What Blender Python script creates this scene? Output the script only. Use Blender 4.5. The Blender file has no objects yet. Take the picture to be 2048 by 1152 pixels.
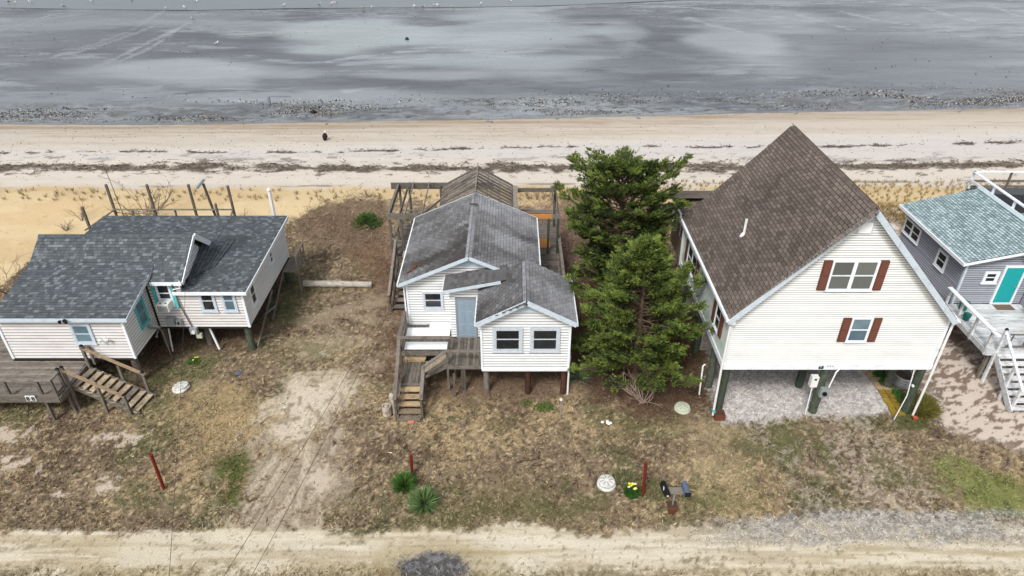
import bpy, math, random
import numpy as np
from mathutils import Vector, Matrix
R = math.radians
random.seed(7); rng = np.random.default_rng(7)
sc = bpy.context.scene
col = sc.collection
# ------------------------------------------------------------------ camera, sky, sun, exposure
CAMH = 19.0; TILT = 32.7
cam = bpy.data.cameras.new("camera"); cam.lens = 24.0; cam.sensor_width = 36.0
cam.clip_start = 0.5; cam.clip_end = 8000
camo = bpy.data.objects.new("camera", cam); col.objects.link(camo)
camo.location = (0, 0, CAMH); camo.rotation_euler = (R(90 - TILT), 0, 0)
sc.camera = camo
SUN_EL, SUN_AZ = 50, 205            # azimuth clockwise from +Y
world = bpy.data.worlds.new("World"); sc.world = world; world.use_nodes = True
wn = world.node_tree; wn.nodes.clear()
def wnode(t, **k):
    n = wn.nodes.new(t)
    for a, b in k.items(): setattr(n, a, b)
    return n
sky = wnode('ShaderNodeTexSky', sky_type='NISHITA', sun_disc=False)
sky.sun_elevation = R(SUN_EL); sky.sun_rotation = R(SUN_AZ); sky.air_density = 1.0; sky.dust_density = 4.0
hs = wnode('ShaderNodeHueSaturation'); hs.inputs['Saturation'].default_value = 0.26
wl = wn.links.new
wl(sky.outputs[0], hs.inputs['Color'])
tc = wnode('ShaderNodeTexCoord'); mp = wnode('ShaderNodeMapping'); mp.inputs['Scale'].default_value = (1.0, 1.0, 2.6)
wl(tc.outputs['Generated'], mp.inputs[0])
nz = wnode('ShaderNodeTexNoise'); nz.inputs['Scale'].default_value = 3.2; nz.inputs['Detail'].default_value = 5; nz.inputs['Roughness'].default_value = .55
wl(mp.outputs[0], nz.inputs['Vector'])
cr = wnode('ShaderNodeValToRGB'); cr.color_ramp.elements[0].position = .36; cr.color_ramp.elements[0].color = (.58, .60, .63, 1)
cr.color_ramp.elements[1].position = .66; cr.color_ramp.elements[1].color = (1.36, 1.36, 1.35, 1)
wl(nz.outputs['Fac'], cr.inputs[0])
mx = wnode('ShaderNodeMix', data_type='RGBA', blend_type='MULTIPLY'); mx.inputs['Factor'].default_value = 1.0
wl(hs.outputs[0], mx.inputs[6]); wl(cr.outputs[0], mx.inputs[7])
bg = wnode('ShaderNodeBackground'); bg.inputs['Strength'].default_value = 0.138
wo = wnode('ShaderNodeOutputWorld'); wl(mx.outputs[2], bg.inputs[0]); wl(bg.outputs[0], wo.inputs[0])
sl = bpy.data.lights.new("sun", 'SUN'); sl.energy = 1.9; sl.angle = R(12); sl.color = (1, .98, .95)
so = bpy.data.objects.new("sun", sl); col.objects.link(so)
_d = Vector((math.sin(R(SUN_AZ)) * math.cos(R(SUN_EL)), math.cos(R(SUN_AZ)) * math.cos(R(SUN_EL)), math.sin(R(SUN_EL))))
so.rotation_euler = (-_d).to_track_quat('-Z', 'Y').to_euler(); so.location = (0, -20, 40)
sc.view_settings.view_transform = 'Standard'; sc.view_settings.look = 'None'
sc.view_settings.exposure = 0.35; sc.view_settings.gamma = 1.0
sc.view_settings.use_curve_mapping = False
try: sc.cycles.use_denoising = True
except Exception: pass

# ------------------------------------------------------------------ helpers
def at(px, py, z=0.0):
    """ground point seen in the photograph at pixel px, py (2048 wide), on height z"""
    a = (px - 1024) / 1365.; b = -(py - 576) / 1365.
    c, s = math.cos(R(TILT)), math.sin(R(TILT))
    t = (z - CAMH) / (-s + b * c)
    return (a * t, (c + b * s) * t)
def atl(pts, z=0.0): return [at(p[0], p[1], z) for p in pts]
def lin(c): return tuple(((v / 255.) / 12.92 if v <= 10.3 else ((v / 255. + .055) / 1.055) ** 2.4) for v in c)
ORG = {}
def tag(o, label=None, cat=None, group=None, kind=None):
    if label: o['label'] = label
    if cat: o['category'] = cat
    if group: o['group'] = group
    if kind: o['kind'] = kind
    return o
def thing(name, label, cat, loc=(0, 0, 0), group=None):
    o = bpy.data.objects.new(name, None); col.objects.link(o); o.location = loc
    o.empty_display_size = .2
    ORG[o.name] = Vector(loc)
    return tag(o, label, cat, group)
class MB:
    def __init__(s): s.v = []; s.f = []; s.t = []
    def add(s, vs, fs, t=.5):
        b = len(s.v); s.v += [tuple(v) for v in vs]; s.f += [tuple(b + i for i in f) for f in fs]; s.t += [t] * len(fs); return s
    def hexa(s, p, t=.5):     # p: 4 bottom ccw, 4 top ccw
        return s.add(p, [(0, 3, 2, 1), (4, 5, 6, 7), (0, 1, 5, 4), (1, 2, 6, 5), (2, 3, 7, 6), (3, 0, 4, 7)], t)
    def box(s, x0, x1, y0, y1, z0, z1, t=.5):
        return s.hexa([(x0, y0, z0), (x1, y0, z0), (x1, y1, z0), (x0, y1, z0), (x0, y0, z1), (x1, y0, z1), (x1, y1, z1), (x0, y1, z1)], t)
    def beam(s, p, q, w, h, t=.5, up=(0, 0, 1)):
        p, q = Vector(p), Vector(q); d = (q - p).normalized(); up = Vector(up)
        if abs(d.dot(up)) > .97: up = Vector((0, 1, 0))
        sd = d.cross(up).normalized() * w / 2; u = sd.cross(d).normalized() * h / 2
        return s.hexa([p - sd - u, p + sd - u, p + sd + u, p - sd + u, q - sd - u, q + sd - u, q + sd + u, q - sd + u], t)
    def tube(s, ps, rs, n=8, t=.5, cap=True):
        ps = [Vector(p) for p in ps]
        if not hasattr(rs, '__len__'): rs = [rs] * len(ps)
        vs = []; fs = []
        for i, p in enumerate(ps):
            d = (ps[min(i + 1, len(ps) - 1)] - ps[max(i - 1, 0)]).normalized()
            a = Vector((1, 0, 0)) if abs(d.x) < .9 else Vector((0, 1, 0))
            u = d.cross(a).normalized(); w = d.cross(u)
            for k in range(n):
                an = 2 * math.pi * k / n; vs.append(p + (u * math.cos(an) + w * math.sin(an)) * rs[i])
        for i in range(len(ps) - 1):
            for k in range(n):
                fs.append((i * n + k, i * n + (k + 1) % n, (i + 1) * n + (k + 1) % n, (i + 1) * n + k))
        if cap: fs += [tuple(range(n - 1, -1, -1)), tuple((len(ps) - 1) * n + k for k in range(n))]
        return s.add(vs, fs, t)
    def lathe(s, c, prof, n=16, t=.5):
        vs = []; fs = []
        for r, z in prof:
            for k in range(n):
                a = 2 * math.pi * k / n; vs.append((c[0] + r * math.cos(a), c[1] + r * math.sin(a), c[2] + z))
        m = len(prof)
        for i in range(m - 1):
            for k in range(n): fs.append((i * n + k, i * n + (k + 1) % n, (i + 1) * n + (k + 1) % n, (i + 1) * n + k))
        fs += [tuple(range(n - 1, -1, -1)), tuple((m - 1) * n + k for k in range(n))]
        return s.add(vs, fs, t)
    def prism(s, poly, off, t=.5):   # poly: 3d points, off: extrusion vector
        n = len(poly); off = Vector(off); vs = [Vector(p) for p in poly] + [Vector(p) + off for p in poly]
        fs = [tuple(range(n - 1, -1, -1)), tuple(range(n, 2 * n))] + [(i, (i + 1) % n, n + (i + 1) % n, n + i) for i in range(n)]
        return s.add(vs, fs, t)
    def build(s, name, mat, parent=None, label=None, smooth=False):
        org = ORG.get(parent.name, Vector((0, 0, 0))) if parent else Vector((0, 0, 0))
        me = bpy.data.meshes.new(name)
        me.from_pydata([(v[0] - org.x, v[1] - org.y, v[2] - org.z) for v in s.v], [], s.f)
        at_ = me.attributes.new('tone', 'FLOAT', 'FACE'); at_.data.foreach_set('value', s.t)
        if smooth: me.shade_smooth()
        me.materials.append(mat)
        o = bpy.data.objects.new(name, me); col.objects.link(o)
        if parent: o.parent = parent
        ORG[o.name] = org
        if label: o['label'] = label
        return o
def single(mb, name, mat, label, cat, group=None, smooth=False):
    """a thing that is one mesh; its origin goes to its base"""
    vs = np.array(mb.v); c = ((vs[:, 0].min() + vs[:, 0].max()) / 2, (vs[:, 1].min() + vs[:, 1].max()) / 2, vs[:, 2].min())
    mb.v = [(v[0] - c[0], v[1] - c[1], v[2] - c[2]) for v in mb.v]
    o = mb.build(name, mat, smooth=smooth); o.location = c
    return tag(o, label, cat, group)
def npmesh(name, mat, V, F, C=None, k=4, smooth=False, org=(0, 0, 0), extra=None, parent=None):
    me = bpy.data.meshes.new(name); V = np.asarray(V, dtype=np.float32) - np.array(org, dtype=np.float32)
    nf = len(F); me.vertices.add(len(V)); me.vertices.foreach_set('co', V.ravel())
    me.loops.add(nf * k); me.loops.foreach_set('vertex_index', np.asarray(F, dtype=np.int32).ravel())
    me.polygons.add(nf); me.polygons.foreach_set('loop_start', np.arange(0, nf * k, k, dtype=np.int32))
    me.polygons.foreach_set('loop_total', np.full(nf, k, dtype=np.int32))
    me.update(calc_edges=True)
    if C is not None:
        dom = 'POINT' if len(C) == len(V) else 'FACE'
        a = me.attributes.new('col', 'FLOAT_COLOR', dom)
        a.data.foreach_set('color', np.concatenate([C, np.ones((len(C), 1))], 1).astype(np.float32).ravel())
    for nm, arr in (extra or {}).items():
        a = me.attributes.new(nm, 'FLOAT', 'POINT'); a.data.foreach_set('value', arr.astype(np.float32))
    me.shade_smooth() if smooth else me.shade_flat()
    me.materials.append(mat)
    o = bpy.data.objects.new(name, me); col.objects.link(o)
    if parent: o.parent = parent
    else: o.location = org
    return o
def blades(P, D, L, W, up=(0, 0, 1)):
    """diamond quads: P base (n,3) D direction (n,3) L,W (n,)"""
    n = len(P); D = D / np.linalg.norm(D, axis=1, keepdims=True)
    rv = rng.normal(size=(n, 3)); S = np.cross(D, rv); S /= np.linalg.norm(S, axis=1, keepdims=True) + 1e-9
    L = L[:, None]; W = W[:, None]
    V = np.stack([P, P + D * L * .45 + S * W / 2, P + D * L, P + D * L * .45 - S * W / 2], 1).reshape(-1, 3)
    return V, np.arange(4 * n).reshape(-1, 4)

# numpy noise
def _h(ix, iy, s):
    n = (ix.astype(np.int64) * 374761393 + iy.astype(np.int64) * 668265263 + s * 1442695041) & 0xffffffff
    n = ((n ^ (n >> 13)) * 1274126177) & 0xffffffff
    return ((n ^ (n >> 16)) & 0xffff) / 65535.
def vn(x, y, s=0):
    ix = np.floor(x); iy = np.floor(y); fx = x - ix; fy = y - iy
    fx = fx * fx * (3 - 2 * fx); fy = fy * fy * (3 - 2 * fy)
    a = _h(ix, iy, s); b = _h(ix + 1, iy, s); c = _h(ix, iy + 1, s); d = _h(ix + 1, iy + 1, s)
    return (a * (1 - fx) + b * fx) * (1 - fy) + (c * (1 - fx) + d * fx) * fy
def fbm(x, y, s=0, o=4, g=.5):
    r = 0; a = 1; t = 0
    for i in range(o):
        r = r + a * vn(x * 2 ** i + 17.3 * i, y * 2 ** i + 9.1 * i, s + i); t += a; a *= g
    return r / t
def sst(a, b, x): t = np.clip((x - a) / (b - a), 0, 1); return t * t * (3 - 2 * t)
def polysd(x, y, P):
    """signed distance, positive inside"""
    d = np.full(x.shape, 1e9); ins = np.zeros(x.shape, bool); n = len(P)
    for i in range(n):
        ax, ay = P[i]; bx, by = P[(i + 1) % n]; ex, ey = bx - ax, by - ay
        t = np.clip(((x - ax) * ex + (y - ay) * ey) / (ex * ex + ey * ey + 1e-9), 0, 1)
        d = np.minimum(d, np.hypot(x - ax - t * ex, y - ay - t * ey))
        if ay != by:
            c = ((ay > y) != (by > y)) & (x < (bx - ax) * (y - ay) / (by - ay) + ax); ins ^= c
    return np.where(ins, d, -d)
def linesd(x, y, P):
    d = np.full(x.shape, 1e9)
    for (ax, ay), (bx, by) in zip(P[:-1], P[1:]):
        ex, ey = bx - ax, by - ay
        t = np.clip(((x - ax) * ex + (y - ay) * ey) / (ex * ex + ey * ey + 1e-9), 0, 1)
        d = np.minimum(d, np.hypot(x - ax - t * ex, y - ay - t * ey))
    return d

# ------------------------------------------------------------------ materials
def base_mat(name):
    m = bpy.data.materials.new(name); m.use_nodes = True; nt = m.node_tree
    return m, nt, nt.nodes['Principled BSDF'], nt.nodes.new, nt.links.new
def M(name, c1, c2=None, rough=.75, ns=9., na=.2, stretch=(1, 1, 1), bump=.0, dirt=None, dscale=1.5, dpos=.55, damt=.7, dstretch=(1, 1, 1), spec=.25, metal=0.):
    m, nt, P, new, lk = base_mat(name)
    c1 = c1 if max(c1) <= 1 else lin(c1); c2 = c1 if c2 is None else (c2 if max(c2) <= 1 else lin(c2))
    P.inputs['Roughness'].default_value = rough; P.inputs['Specular IOR Level'].default_value = spec; P.inputs['Metallic'].default_value = metal
    a = new('ShaderNodeAttribute'); a.attribute_name = 'tone'
    mix = new('ShaderNodeMix'); mix.data_type = 'RGBA'; mix.inputs[6].default_value = (*c1, 1); mix.inputs[7].default_value = (*c2, 1)
    lk(a.outputs['Fac'], mix.inputs[0])
    g = new('ShaderNodeNewGeometry'); mp = new('ShaderNodeMapping'); mp.inputs['Scale'].default_value = stretch
    lk(g.outputs['Position'], mp.inputs[0])
    n = new('ShaderNodeTexNoise'); n.inputs['Scale'].default_value = ns; n.inputs['Detail'].default_value = 5; n.inputs['Roughness'].default_value = .65
    lk(mp.outputs[0], n.inputs['Vector'])
    mr = new('ShaderNodeMapRange'); mr.inputs[1].default_value = .25; mr.inputs[2].default_value = .75
    mr.inputs[3].default_value = 1 - na; mr.inputs[4].default_value = 1 + na; lk(n.outputs['Fac'], mr.inputs[0])
    mu = new('ShaderNodeMix'); mu.data_type = 'RGBA'; mu.blend_type = 'MULTIPLY'; mu.inputs[0].default_value = 1
    lk(mix.outputs[2], mu.inputs[6]); lk(mr.outputs[0], mu.inputs[7]); out = mu.outputs[2]
    if dirt is not None:
        mp2 = new('ShaderNodeMapping'); mp2.inputs['Scale'].default_value = dstretch; lk(g.outputs['Position'], mp2.inputs[0])
        n2 = new('ShaderNodeTexNoise'); n2.inputs['Scale'].default_value = dscale; n2.inputs['Detail'].default_value = 6; n2.inputs['Roughness'].default_value = .7
        lk(mp2.outputs[0], n2.inputs['Vector'])
        r2 = new('ShaderNodeMapRange'); r2.inputs[1].default_value = dpos - .08; r2.inputs[2].default_value = dpos + .12; r2.inputs[3].default_value = 0; r2.inputs[4].default_value = damt
        lk(n2.outputs['Fac'], r2.inputs[0])
        md = new('ShaderNodeMix'); md.data_type = 'RGBA'; md.inputs[7].default_value = (*(dirt if max(dirt) <= 1 else lin(dirt)), 1)
        lk(r2.outputs[0], md.inputs[0]); lk(out, md.inputs[6]); out = md.outputs[2]
    lk(out, P.inputs['Base Color'])
    if bump:
        b = new('ShaderNodeBump'); b.inputs['Strength'].default_value = bump; b.inputs['Distance'].default_value = .02
        lk(n.outputs['Fac'], b.inputs['Height']); lk(b.outputs[0], P.inputs['Normal'])
    return m
def colmat(name, rough=.85, na=.25, ns=40., bump=.4, spec=.15, bs=12., transl=False):
    m, nt, P, new, lk = base_mat(name)
    P.inputs['Roughness'].default_value = rough; P.inputs['Specular IOR Level'].default_value = spec
    a = new('ShaderNodeAttribute'); a.attribute_name = 'col'
    g = new('ShaderNodeNewGeometry')
    n = new('ShaderNodeTexNoise'); n.inputs['Scale'].default_value = ns; n.inputs['Detail'].default_value = 4; n.inputs['Roughness'].default_value = .7
    lk(g.outputs['Position'], n.inputs['Vector'])
    mr = new('ShaderNodeMapRange'); mr.inputs[1].default_value = .3; mr.inputs[2].default_value = .7; mr.inputs[3].default_value = 1 - na; mr.inputs[4].default_value = 1 + na
    lk(n.outputs['Fac'], mr.inputs[0])
    mu = new('ShaderNodeMix'); mu.data_type = 'RGBA'; mu.blend_type = 'MULTIPLY'; mu.inputs[0].default_value = 1
    lk(a.outputs['Color'], mu.inputs[6]); lk(mr.outputs[0], mu.inputs[7]); lk(mu.outputs[2], P.inputs['Base Color'])
    if bump:
        n2 = new('ShaderNodeTexNoise'); n2.inputs['Scale'].default_value = bs; n2.inputs['Detail'].default_value = 8; n2.inputs['Roughness'].default_value = .7
        lk(g.outputs['Position'], n2.inputs['Vector'])
        b = new('ShaderNodeBump'); b.inputs['Strength'].default_value = bump; b.inputs['Distance'].default_value = .06
        lk(n2.outputs['Fac'], b.inputs['Height']); lk(b.outputs[0], P.inputs['Normal'])
    return m, nt, P, new, lk
WH = (222, 224, 224)
m_white = M('white_vinyl', (216, 218, 218), (226, 228, 228), rough=.45, ns=3, na=.05, dirt=(176, 172, 160), dscale=.9, dpos=.6, damt=.35, dstretch=(.6, .6, 2.5))
m_cream = M('cream_vinyl', (224, 225, 223), (234, 235, 233), rough=.45, ns=3, na=.05, dirt=(188, 188, 180), dscale=1.1, dpos=.58, damt=.35, dstretch=(.6, .6, 2.5))
m_green = M('algae_stained_vinyl', (192, 204, 196), (208, 217, 210), rough=.5, ns=3, na=.08, dirt=(140, 158, 138), dscale=1.2, dpos=.52, damt=.5)
m_pink = M('pale_pink_vinyl', (207, 205, 203), (220, 216, 214), rough=.5, ns=3, na=.05, dirt=(168, 152, 140), dscale=1.0, dpos=.6, damt=.4, dstretch=(.6, .6, 2.5))
m_grey = M('grey_vinyl', (140, 143, 152), (158, 161, 170), rough=.5, ns=3, na=.06)
m_trim = M('white_trim', (218, 224, 230), (232, 235, 238), rough=.45, ns=6, na=.06, dirt=(150, 150, 146), dscale=3, dpos=.62, damt=.5)
m_bluetrim = M('pale_blue_trim', (180, 193, 204), (196, 206, 214), rough=.5, ns=6, na=.08, dirt=(130, 136, 140), dscale=4, dpos=.6, damt=.5)
m_teal = M('teal_paint', (26, 146, 148), (40, 160, 160), rough=.45, ns=8, na=.08)
m_tealworn = M('worn_teal_paint', (60, 165, 170), (110, 195, 195), rough=.6, ns=10, na=.2)
m_shutter = M('brown_shutter', (94, 57, 47), (108, 68, 57), rough=.6, ns=12, na=.1)
m_glass = M('dark_window_glass', (28, 31, 34), (46, 50, 54), rough=.06, ns=2, na=.3, spec=.6)
m_glassblue = M('blue_grey_window_glass', (72, 92, 104), (105, 128, 138), rough=.08, ns=2, na=.25, spec=.6)
m_glasscurt = M('curtained_window_glass', (84, 88, 87), (104, 108, 105), rough=.12, ns=14, na=.15, stretch=(3, 3, .2), spec=.6)
m_frame = M('grey_white_window_frame', (176, 184, 192), (198, 204, 210), rough=.5, ns=8, na=.1, dirt=(120, 120, 118), dscale=6, dpos=.6, damt=.5)
m_sheath = M('siding_lap_shadow_core', (62, 62, 60), (70, 70, 68), rough=.8, ns=5, na=.1)  # dark wall core; bared between boards it paints the lap shadow lines
m_lapshade_dk = M('dark_siding_lap_shadow_core', (40, 42, 47), rough=.8, ns=5, na=.1)  # darker core, the same painted lap shadow behind the grey siding
m_door = M('blue_grey_door', (128, 146, 158), (142, 158, 170), rough=.45, ns=5, na=.05)
m_black = M('black_metal', (22, 22, 24), rough=.45, ns=10, na=.2)
m_greymetal = M('grey_metal', (130, 136, 142), (160, 165, 170), rough=.45, ns=10, na=.12, metal=.3)
m_steel = M('galvanised_steel', (150, 154, 158), (190, 192, 194), rough=.35, ns=10, na=.15, metal=.6)
m_plast = M('white_plastic', (215, 216, 212), (228, 228, 225), rough=.4, ns=8, na=.06)
wood = dict(rough=.85, na=.42, bump=.5, spec=.15)
m_woodx = M('weathered_wood_x', (88, 82, 76), (138, 130, 120), ns=26, stretch=(.12, 1, 1), dirt=(52, 48, 45), dscale=4, dpos=.56, damt=.5, **wood)
m_woody = M('weathered_wood_y', (88, 82, 76), (138, 130, 120), ns=26, stretch=(1, .12, 1), dirt=(52, 48, 45), dscale=4, dpos=.56, damt=.5, **wood)
m_woodz = M('weathered_wood_z', (84, 79, 73), (132, 124, 114), ns=26, stretch=(1, 1, .12), dirt=(50, 47, 44), dscale=4, dpos=.56, damt=.5, **wood)
m_tread = M('tread_wood', (112, 106, 98), (180, 162, 136), ns=22, stretch=(1, .3, 1), dirt=(80, 72, 64), dscale=5, dpos=.56, damt=.6, **wood)
m_treadx = M('tread_wood_x', (105, 98, 88), (182, 158, 122), ns=22, stretch=(.2, 1, 1), dirt=(70, 64, 58), dscale=5, dpos=.56, damt=.6, **wood)
m_railwood = M('rail_wood', (120, 104, 86), (160, 138, 112), ns=22, stretch=(.3, .5, .5), dirt=(88, 78, 68), dscale=4, dpos=.58, damt=.5, **wood)
m_pile = M('green_stained_pile', (66, 74, 62), (92, 98, 84), ns=14, stretch=(1, 1, .2), dirt=(44, 56, 46), dscale=5, dpos=.5, damt=.6, **wood)
m_redpile = M('red_brown_pile', (70, 46, 36), (90, 60, 46), ns=14, stretch=(1, 1, .2), dirt=(50, 38, 32), dscale=4, dpos=.52, damt=.6, **wood)
m_redpost = M('dark_red_paint', (98, 30, 22), (120, 40, 28), ns=20, rough=.6, na=.25, dirt=(50, 24, 20), dscale=6, dpos=.6, damt=.6)
m_ply = M('plywood', (178, 118, 58), (200, 140, 78), ns=6, stretch=(1, 4, 1), rough=.8, na=.2)
m_board = M('white_board', (226, 230, 230), (238, 240, 240), rough=.5, ns=3, na=.05, dirt=(160, 160, 155), dscale=2, dpos=.62, damt=.4)
m_whitedeck = M('worn_white_deck_paint', (168, 172, 176), (212, 214, 214), ns=14, stretch=(.25, 2, 1), rough=.7, na=.14, dirt=(96, 92, 86), dscale=5, dpos=.58, damt=.8, dstretch=(.3, 2, 1))
m_shL = M('charcoal_shingle', (66, 70, 74), (122, 129, 132), rough=.9, ns=60, na=.22, bump=.3, spec=.15)
m_shC = M('weathered_grey_shingle', (66, 63, 61), (150, 151, 154), rough=.9, ns=50, na=.22, bump=.3, spec=.15, dirt=(84, 82, 82), dscale=1.1, dpos=.54, damt=.55, dstretch=(1, .6, 1))
m_shR = M('brown_shingle', (80, 72, 66), (122, 111, 103), rough=.9, ns=50, na=.22, bump=.3, spec=.15)
m_shG = M('sea_green_shingle', (118, 138, 141), (174, 192, 195), rough=.9, ns=50, na=.15, bump=.3, spec=.15)
m_under = M('roof_underlay', (44, 42, 42), rough=.95, ns=20, na=.2)  # its dark strips between courses also stand in for shingle shadow lines
m_soil = M('dark_soil', (70, 58, 48), rough=.95, ns=20, na=.3)
m_lid = M('pale_green_plastic', (176, 182, 160), (190, 195, 176), rough=.6, ns=12, na=.12, dirt=(120, 118, 104), dscale=6, dpos=.6, damt=.5)
m_lidw = M('weathered_white_plastic', (198, 198, 192), (214, 214, 208), rough=.6, ns=12, na=.1, dirt=(110, 108, 104), dscale=7, dpos=.55, damt=.6)
m_groove = M('dark_groove', (60, 60, 58), rough=.9)
m_ribm = M('worn_rib', (120, 120, 114), rough=.8, ns=14, na=.2)
m_rust = M('rusty_metal', (92, 52, 38), (110, 66, 48), rough=.8, ns=16, na=.3)
m_blue = M('blue_tarp', (20, 110, 200), (30, 130, 215), rough=.4, ns=8, na=.15)
m_orange = M('orange_plastic', (225, 78, 20), (235, 95, 30), rough=.35, ns=8, na=.1)
m_terra = M('terracotta', (150, 78, 50), (168, 92, 60), rough=.8, ns=14, na=.2)
m_dgreen = M('green_plastic', (20, 92, 84), (30, 110, 100), rough=.5, ns=8, na=.1)
m_bluemail = M('blue_grey_mailbox_paint', (84, 96, 120), (100, 112, 136), rough=.35, ns=8, na=.1, metal=.2)
m_paver = M('tan_paver', (168, 148, 112), (186, 164, 128), rough=.9, ns=20, na=.15)
m_pavery = M('mossy_yellow_paver', (126, 106, 36), (150, 124, 44), rough=.9, ns=20, na=.2, dirt=(92, 88, 30), dscale=6, dpos=.58, damt=.5)
m_brick = M('salmon_brick', (190, 120, 98), rough=.9, ns=20, na=.2)
m_logm = M('bleached_log', (158, 152, 144), (182, 174, 162), ns=18, stretch=(.15, 1, 1), dirt=(92, 88, 84), dscale=3, dpos=.55, damt=.6, **wood)
m_stump = M('stump_wood', (160, 150, 138), (190, 180, 166), ns=14, stretch=(1, 1, .3), dirt=(110, 70, 44), dscale=5, dpos=.56, damt=.7, **wood)
m_bark = M('cedar_bark', (84, 68, 56), (104, 86, 72), ns=20, stretch=(1, 1, .3), rough=.9, na=.3, bump=.5)
m_twig = M('bare_twig', (140, 122, 108), (172, 154, 138), ns=20, rough=.9, na=.2)
m_twigd = M('dark_twig', (96, 80, 68), (122, 104, 90), ns=20, rough=.9, na=.2)
m_bird = M('white_feathers', (225, 225, 222), rough=.8)
m_birdg = M('grey_feathers', (110, 112, 118), rough=.8)
m_birdd = M('dark_brown_feathers', (34, 26, 22), rough=.8)
m_beak = M('yellow_beak', (210, 160, 50), rough=.5)
m_wire = M('cable', (52, 50, 50), rough=.6)
m_leafmat = colmat('leaf', rough=.7, na=.15, bump=0, spec=.2)[0]
m_drymat = colmat('dry_plant', rough=.9, na=.15, bump=0, spec=.1)[0]

# frames: origin, u direction, outward normal
class Fr:
    def __init__(s, o, u, n): s.o = Vector(o); s.u = Vector(u); s.n = Vector(n)
    def p(s, u, z, n): q = s.o + s.u * u + s.n * n; return Vector((q.x, q.y, z))
    def box(s, mb, u0, u1, z0, z1, n0, n1, t=.5):
        return mb.hexa([s.p(u0, z0, n0), s.p(u1, z0, n0), s.p(u1, z0, n1), s.p(u0, z0, n1), s.p(u0, z1, n0), s.p(u1, z1, n0), s.p(u1, z1, n1), s.p(u0, z1, n1)], t)
def front(y): return Fr((0, y, 0), (1, 0, 0), (0, -1, 0))
def west(x): return Fr((x, 0, 0), (0, 1, 0), (-1, 0, 0))
def east(x): return Fr((x, 0, 0), (0, 1, 0), (1, 0, 0))
def back(y): return Fr((0, y, 0), (1, 0, 0), (0, 1, 0))
def siding(par, F, z0, z1, lap, ext, mat, proud=.017):
    z = z0
    while z < z1 - .01:
        zt = min(z + lap, z1); a = ext(z); b = ext(zt)
        if a[1] - a[0] > .02:
            if b[1] - b[0] < .005: b = ((b[0] + b[1]) / 2 - .002, (b[0] + b[1]) / 2 + .002)
            mb = MB(); t = random.random(); o = .004; g_ = min(.3 * lap, .036)  # gap above each board shows the core as a painted lap shadow
            k_ = 1 - g_ / max(zt - z, .03); b = (a[0] + (b[0] - a[0]) * k_, a[1] + (b[1] - a[1]) * k_)
            mb.hexa([F.p(a[0], z, 0), F.p(a[1], z, 0), F.p(a[1], z, proud), F.p(a[0], z, proud),
                     F.p(b[0], z + (zt - z) * k_, 0), F.p(b[1], z + (zt - z) * k_, 0), F.p(b[1], z + (zt - z) * k_, o), F.p(b[0], z + (zt - z) * k_, o)], t)
            mb.build('siding_board', mat, par)
        z = zt
def wallcore(par, F, poly, depth, mat, name='wall'):
    mb = MB(); mb.prism([F.p(u, z, -.002) for u, z in poly], F.n * -depth); return mb.build(name, mat, par)
def window(par, F, u0, u1, z0, z1, fm, g1, g2, cw=.07, cols=1, sill=True, rail=.5, n=.03, label=None):
    f = MB(); sw = .035
    F.box(f, u0, u0 + cw, z0, z1, 0, n + .035); F.box(f, u1 - cw, u1, z0, z1, 0, n + .035)
    F.box(f, u0 + cw, u1 - cw, z1 - cw, z1, 0, n + .033); F.box(f, u0 + cw, u1 - cw, z0, z0 + cw, 0, n + .033)
    a0, a1 = u0 + cw, u1 - cw; wc = (a1 - a0) / cols
    for c in range(1, cols): F.box(f, a0 + c * wc - .04, a0 + c * wc + .04, z0 + cw, z1 - cw, 0, n + .03)
    w = f.build('window', fm, par, label)
    for c in range(cols):
        b0 = a0 + c * wc + (.04 if c else 0); b1 = a0 + (c + 1) * wc - (.04 if c < cols - 1 else 0)
        zm = z0 + cw + (z1 - z0 - 2 * cw) * rail
        s = MB(); F.box(s, b0, b1, zm - .022, zm + .022, 0, n + .024)
        for (q0, q1) in ((b0, b0 + sw * .7), (b1 - sw * .7, b1)): F.box(s, q0, q1, z0 + cw, z1 - cw, 0, n + .02)
        s.build('sash', fm, w)
        p = MB(); F.box(p, b0 + sw * .7, b1 - sw * .7, z0 + cw, zm - .022, 0, n + .004, random.random()); p.build('pane', g2 if c == 0 or not isinstance(g2, tuple) else g2, w)
        p = MB(); F.box(p, b0 + sw * .7, b1 - sw * .7, zm + .022, z1 - cw, 0, n + .008, random.random()); p.build('pane', g1, w)
    if sill:
        s = MB(); F.box(s, u0 - .03, u1 + .03, z0 - .035, z0 - .002, 0, n + .06); s.build('sill', fm, w)
    return w
def shutter(par, F, u0, u1, z0, z1, mat):
    s = MB(); F.box(s, u0, u1, z0, z1, 0, .075); o = s.build('shutter', mat, par)
    q = MB(); zm = (z0 + z1) / 2
    F.box(q, u0 + .03, u1 - .03, z0 + .05, zm - .03, .075, .09, .9); F.box(q, u0 + .03, u1 - .03, zm + .03, z1 - .05, .075, .09, .9)
    q.build('panel', mat, o)
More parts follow.
